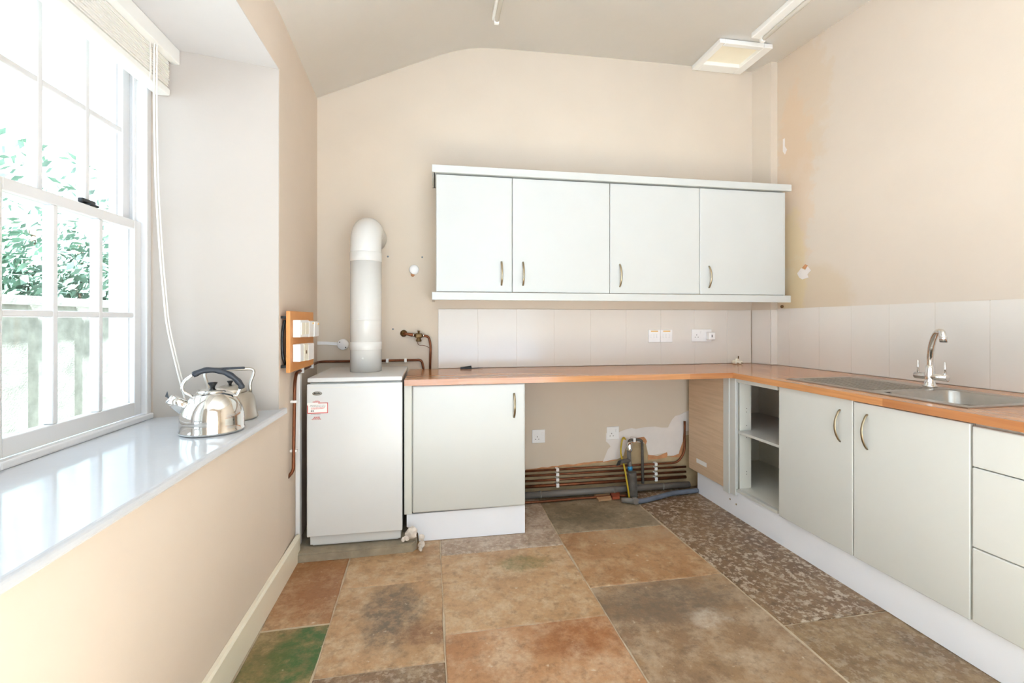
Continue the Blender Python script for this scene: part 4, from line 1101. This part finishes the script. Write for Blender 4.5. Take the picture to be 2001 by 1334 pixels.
t = thing('old_cable', 'dark brown cable lying on the floor in front of the waste pipe', 'cable', (0.8, 2.8, 0))
obj('sheath', T(spline([(0.48, 2.815, 0.010), (0.70, 2.812, 0.010), (0.90, 2.822, 0.010), (1.10, 2.825, 0.009), (1.26, 2.822, 0.008)], 6), 0.008, 8), M_copper, t)
# lagged riser with valve
rx, ry = onY(1236, 940, 2.80).x, 2.805
t = thing('lagged_riser', 'grey lagged standpipe with chrome valve under the worktop', 'pipe', (rx, ry, 0))
obj('lagging', T(spline([(rx, ry, 0.004), (rx, ry, 0.08), (rx - 0.003, ry, 0.168)], 4), [0.034, 0.034, 0.034, 0.034, 0.033, 0.032, 0.031, 0.030, 0.030][:9], 18), M_lag, t)
obj('upright', T([(rx - 0.010, ry + 0.01, 0.165), (rx - 0.011, ry + 0.03, 0.30)], 0.014, 14), M_pvc_grey, t)
obj('tape_band', T([(rx - 0.010, ry + 0.01, 0.176), (rx - 0.010, ry + 0.012, 0.200)], 0.016, 14), M_blue, t)
obj('valve', T([(rx - 0.011, ry + 0.03, 0.285), (rx - 0.006, ry + 0.03, 0.30), (rx - 0.002, ry + 0.035, 0.335), (rx + 0.004, ry + 0.038, 0.348)], [0.012, 0.019, 0.019, 0.012], 14), M_chrome, t)
obj('loop_pipe', T(rounded([(rx + 0.0, ry + 0.045, 0.335), (rx + 0.012, ry + 0.075, 0.352), (rx + 0.040, ry + 0.085, 0.352), (rx + 0.110, ry + 0.085, 0.350), (rx + 0.108, ry + 0.070, 0.06)], 0.025), 0.009, 10), M_lag, t)
obj('clip', B(rx + 0.042, rx + 0.060, ry + 0.072, YB - 0.001, 0.338, 0.366, bev=0.003), M_plastic, t)
obj('side_tap', T([(rx - 0.011, ry + 0.02, 0.236), (rx - 0.060, ry + 0.005, 0.238), (rx - 0.085, ry - 0.004, 0.238), (rx - 0.095, ry - 0.006, 0.238)], [0.015, 0.014, 0.012, 0.009], 12), M_lag, t)
obj('tap_lever', extrude(bmesh.new(), [(rx - 0.090, ry - 0.016, 0.222), (rx - 0.114, ry - 0.016, 0.216), (rx - 0.100, ry - 0.016, 0.246), (rx - 0.084, ry - 0.016, 0.250)], (0, 0.012, 0)), M_black, t)
ec = obj('earth_cable', T(spline([(rx + 0.0, 2.912, 0.352), (rx - 0.018, 2.90, 0.366), (rx - 0.036, 2.89, 0.34), (rx - 0.050, 2.87, 0.27), (rx - 0.056, 2.80, 0.20), (rx - 0.050, 2.772, 0.11), (rx - 0.042, 2.768, 0.05), (rx - 0.036, 2.768, 0.008)], 6), 0.0058, 8), M_yellow, t)
ec['label'] = 'yellow earth cable hanging beside the standpipe'
t = thing('drain_hose', 'grey blue drain hose lying on the floor at the right of the standpipe', 'hose', (1.5, 2.72, 0))
obj('tube', T(spline([(1.235, 2.705, 0.018), (1.30, 2.70, 0.0165), (1.42, 2.735, 0.018), (1.55, 2.770, 0.022), (1.735, 2.79, 0.022)], 8), 0.0155, 14), M_blue_hose, t)
obj('end_cuff', T([(1.175, 2.735, 0.018), (1.238, 2.704, 0.018)], [0.016, 0.0175], 14), M_pvc_grey, t)
obj('end_cuff', T([(1.252, 2.72, 0.021), (1.252, 2.685, 0.021)], [0.02, 0.02], 14), M_pvc_grey, t)
tag(obj('loose_tile', (lambda bm: bm)(extrude(bmesh.new(), [onZ(1170, 980, 0.0015), onZ(1195, 977, 0.0015), onZ(1190, 966, 0.0015), onZ(1160, 968, 0.0015)], (0, 0, 0.012))), M_brick_pale), 'small pale clay tile piece lying against the waste pipe', 'tile')
tag(obj('loose_brick', extrude(bmesh.new(), [onZ(1197, 976, 0.0015), onZ(1211, 975, 0.0015), onZ(1211, 966, 0.0015), onZ(1192, 966, 0.0015)], (0, 0, 0.018)), M_brick_red), 'small piece of red brick on the floor beside the hose end', 'brick')

# ------------------------------------------------------------------ ceiling fittings
zc_ = H + 1.776
def batten(label, x, y1, y0, zt, w=0.055, tube_side=1):
    t = thing('fluorescent_light', label, 'ceiling light', (x, (y0 + y1) / 2, zt), group='fluorescent ceiling lights')
    obj('body', B(x - w / 2, x + w / 2, y0, y1, zt - 0.034, zt - 0.0005, bev=0.006), M_headrail, t)
    xt = x + tube_side * (w / 2 + 0.006)
    obj('tube', T([(xt, y0 + 0.03, zt - 0.045), (xt, y1 - 0.02, zt - 0.045)], 0.013, 14), M_tube, t)
    for y in (y0 + 0.02, y1 - 0.02):
        obj('lamp_holder', B(xt - 0.015, xt + 0.013, y - 0.010, y + 0.010, zt - 0.062, zt - 0.001, bev=0.003), M_headrail, t)
batten('white fluorescent batten light on the ceiling beside the square hatch', 1.965, 2.53, 1.05, zc_, w=0.06, tube_side=1)
batten('white fluorescent batten light near the middle of the ceiling', 0.345, 2.60, 1.15, H + 1.752, w=0.035, tube_side=0.35)
hx0, hx1, hy0, hy1 = 1.775, 2.150, 2.605, 2.925
ix0, ix1, iy0, iy1 = 1.815, 2.088, 2.638, 2.845
hq = thing('ceiling_hatch', 'square white framed hatch in the ceiling above the right corner', 'hatch', ((hx0 + hx1) / 2, (hy0 + hy1) / 2, zc_))
for a in ((hx0, ix0, hy0, hy1), (ix1, hx1, hy0, hy1), (ix0, ix1, hy0, iy0), (ix0, ix1, iy1, hy1)):
    obj('frame', B(a[0], a[1], a[2], a[3], zc_ - 0.030, zc_ - 0.0005, bev=0.004), M_headrail, hq)
obj('panel', B(ix0, ix1, iy0, iy1, zc_ - 0.006, zc_ - 0.0005), M_hatch, hq)

# ------------------------------------------------------------------ terrace added behind to throw sun indoors, garden outside the window
tag(obj('bounce_terrace', B(-14, 16, -16, YR - 0.21, -0.25, -0.12), M_pave), 'pale paved terrace added behind the rear glazing to reflect sun indoors', None, None, 'structure')
tag(obj('garden_ground', B(-16, -1.27, -1.15, 18, -0.9, -0.8), M_ground), None, None, None, 'structure')
XFN = -3.9; ZFT = H + 0.235
fe = thing('garden_fence', 'weathered grey board fence seen through the lower panes', 'fence', (XFN, 5.5, -0.8))
y = 2.2; i = 0
while y < 9.0:
    wd = 0.30 + random.uniform(-0.03, 0.03)
    obj('fence_board', B(XFN + (0.02 if i % 2 else 0.0), XFN + 0.018 + (0.02 if i % 2 else 0.0), y, y + wd, -0.8, ZFT - 0.02 + random.uniform(-0.01, 0.0)), M_fence, fe)
    y += wd - 0.02 if i % 2 else wd + 0.01; i += 1
obj('fence_rail', B(XFN + 0.042, XFN + 0.075, 2.2, 9.0, ZFT - 0.09, ZFT), M_fence, fe)
sh = thing('garden_shrub', 'leafy green shrub growing above the garden fence', 'shrub', (-5.2, 6.2, -0.8))
bm = bmesh.new()
def leafcloud(bm, n, cy, cz, ry, rz, cx=-5.0, rx=0.7, size=0.075):
    for _ in range(n):
        while True:
            u = Vector((random.uniform(-1, 1), random.uniform(-1, 1), random.uniform(-1, 1)))
            if u.length <= 1: break
        p = Vector((cx + u.x * rx, cy + u.y * ry, cz + u.z * rz))
        a = Vector((random.gauss(0, 1), random.gauss(0, 1), random.gauss(0, 1))).normalized(); b = a.orthogonal().normalized()
        s = size * random.uniform(0.6, 1.3); c = a.cross(b)
        q = [p - b * s, p + c * s * 0.45, p + b * s, p - c * s * 0.45]
        bm.faces.new([bm.verts.new(x) for x in q])
for cy, cz, ry, rz, n in ((4.6, 1.5, 1.0, 0.75, 2400), (5.8, 1.45, 1.1, 0.85, 2700), (7.2, 1.5, 1.1, 0.9, 2400), (8.4, 1.4, 1.0, 0.9, 1200), (3.4, 1.4, 0.9, 0.7, 900)):
    leafcloud(bm, n, cy, cz, ry, rz)
for cy, cz, n in ((5.0, 2.6, 200), (6.6, 2.8, 260), (7.8, 2.7, 160)): leafcloud(bm, n, cy, cz, 1.0, 0.7)
tag(obj('foliage', bm, M_leaf, sh), None, None, None, 'stuff')
for cy in (3.6, 4.6, 5.7, 6.6, 7.4, 8.3):
    obj('stem', T(spline([(-5.0, cy, -0.8), (-5.05, cy + 0.05, 0.4), (-4.95, cy - 0.05, 1.2), (-5.0, cy + 0.1, 2.3)], 5), [0.035] * 16, 8), M_stem, sh)
for o in bpy.data.objects:
    if '_w' in o: del o['_w']
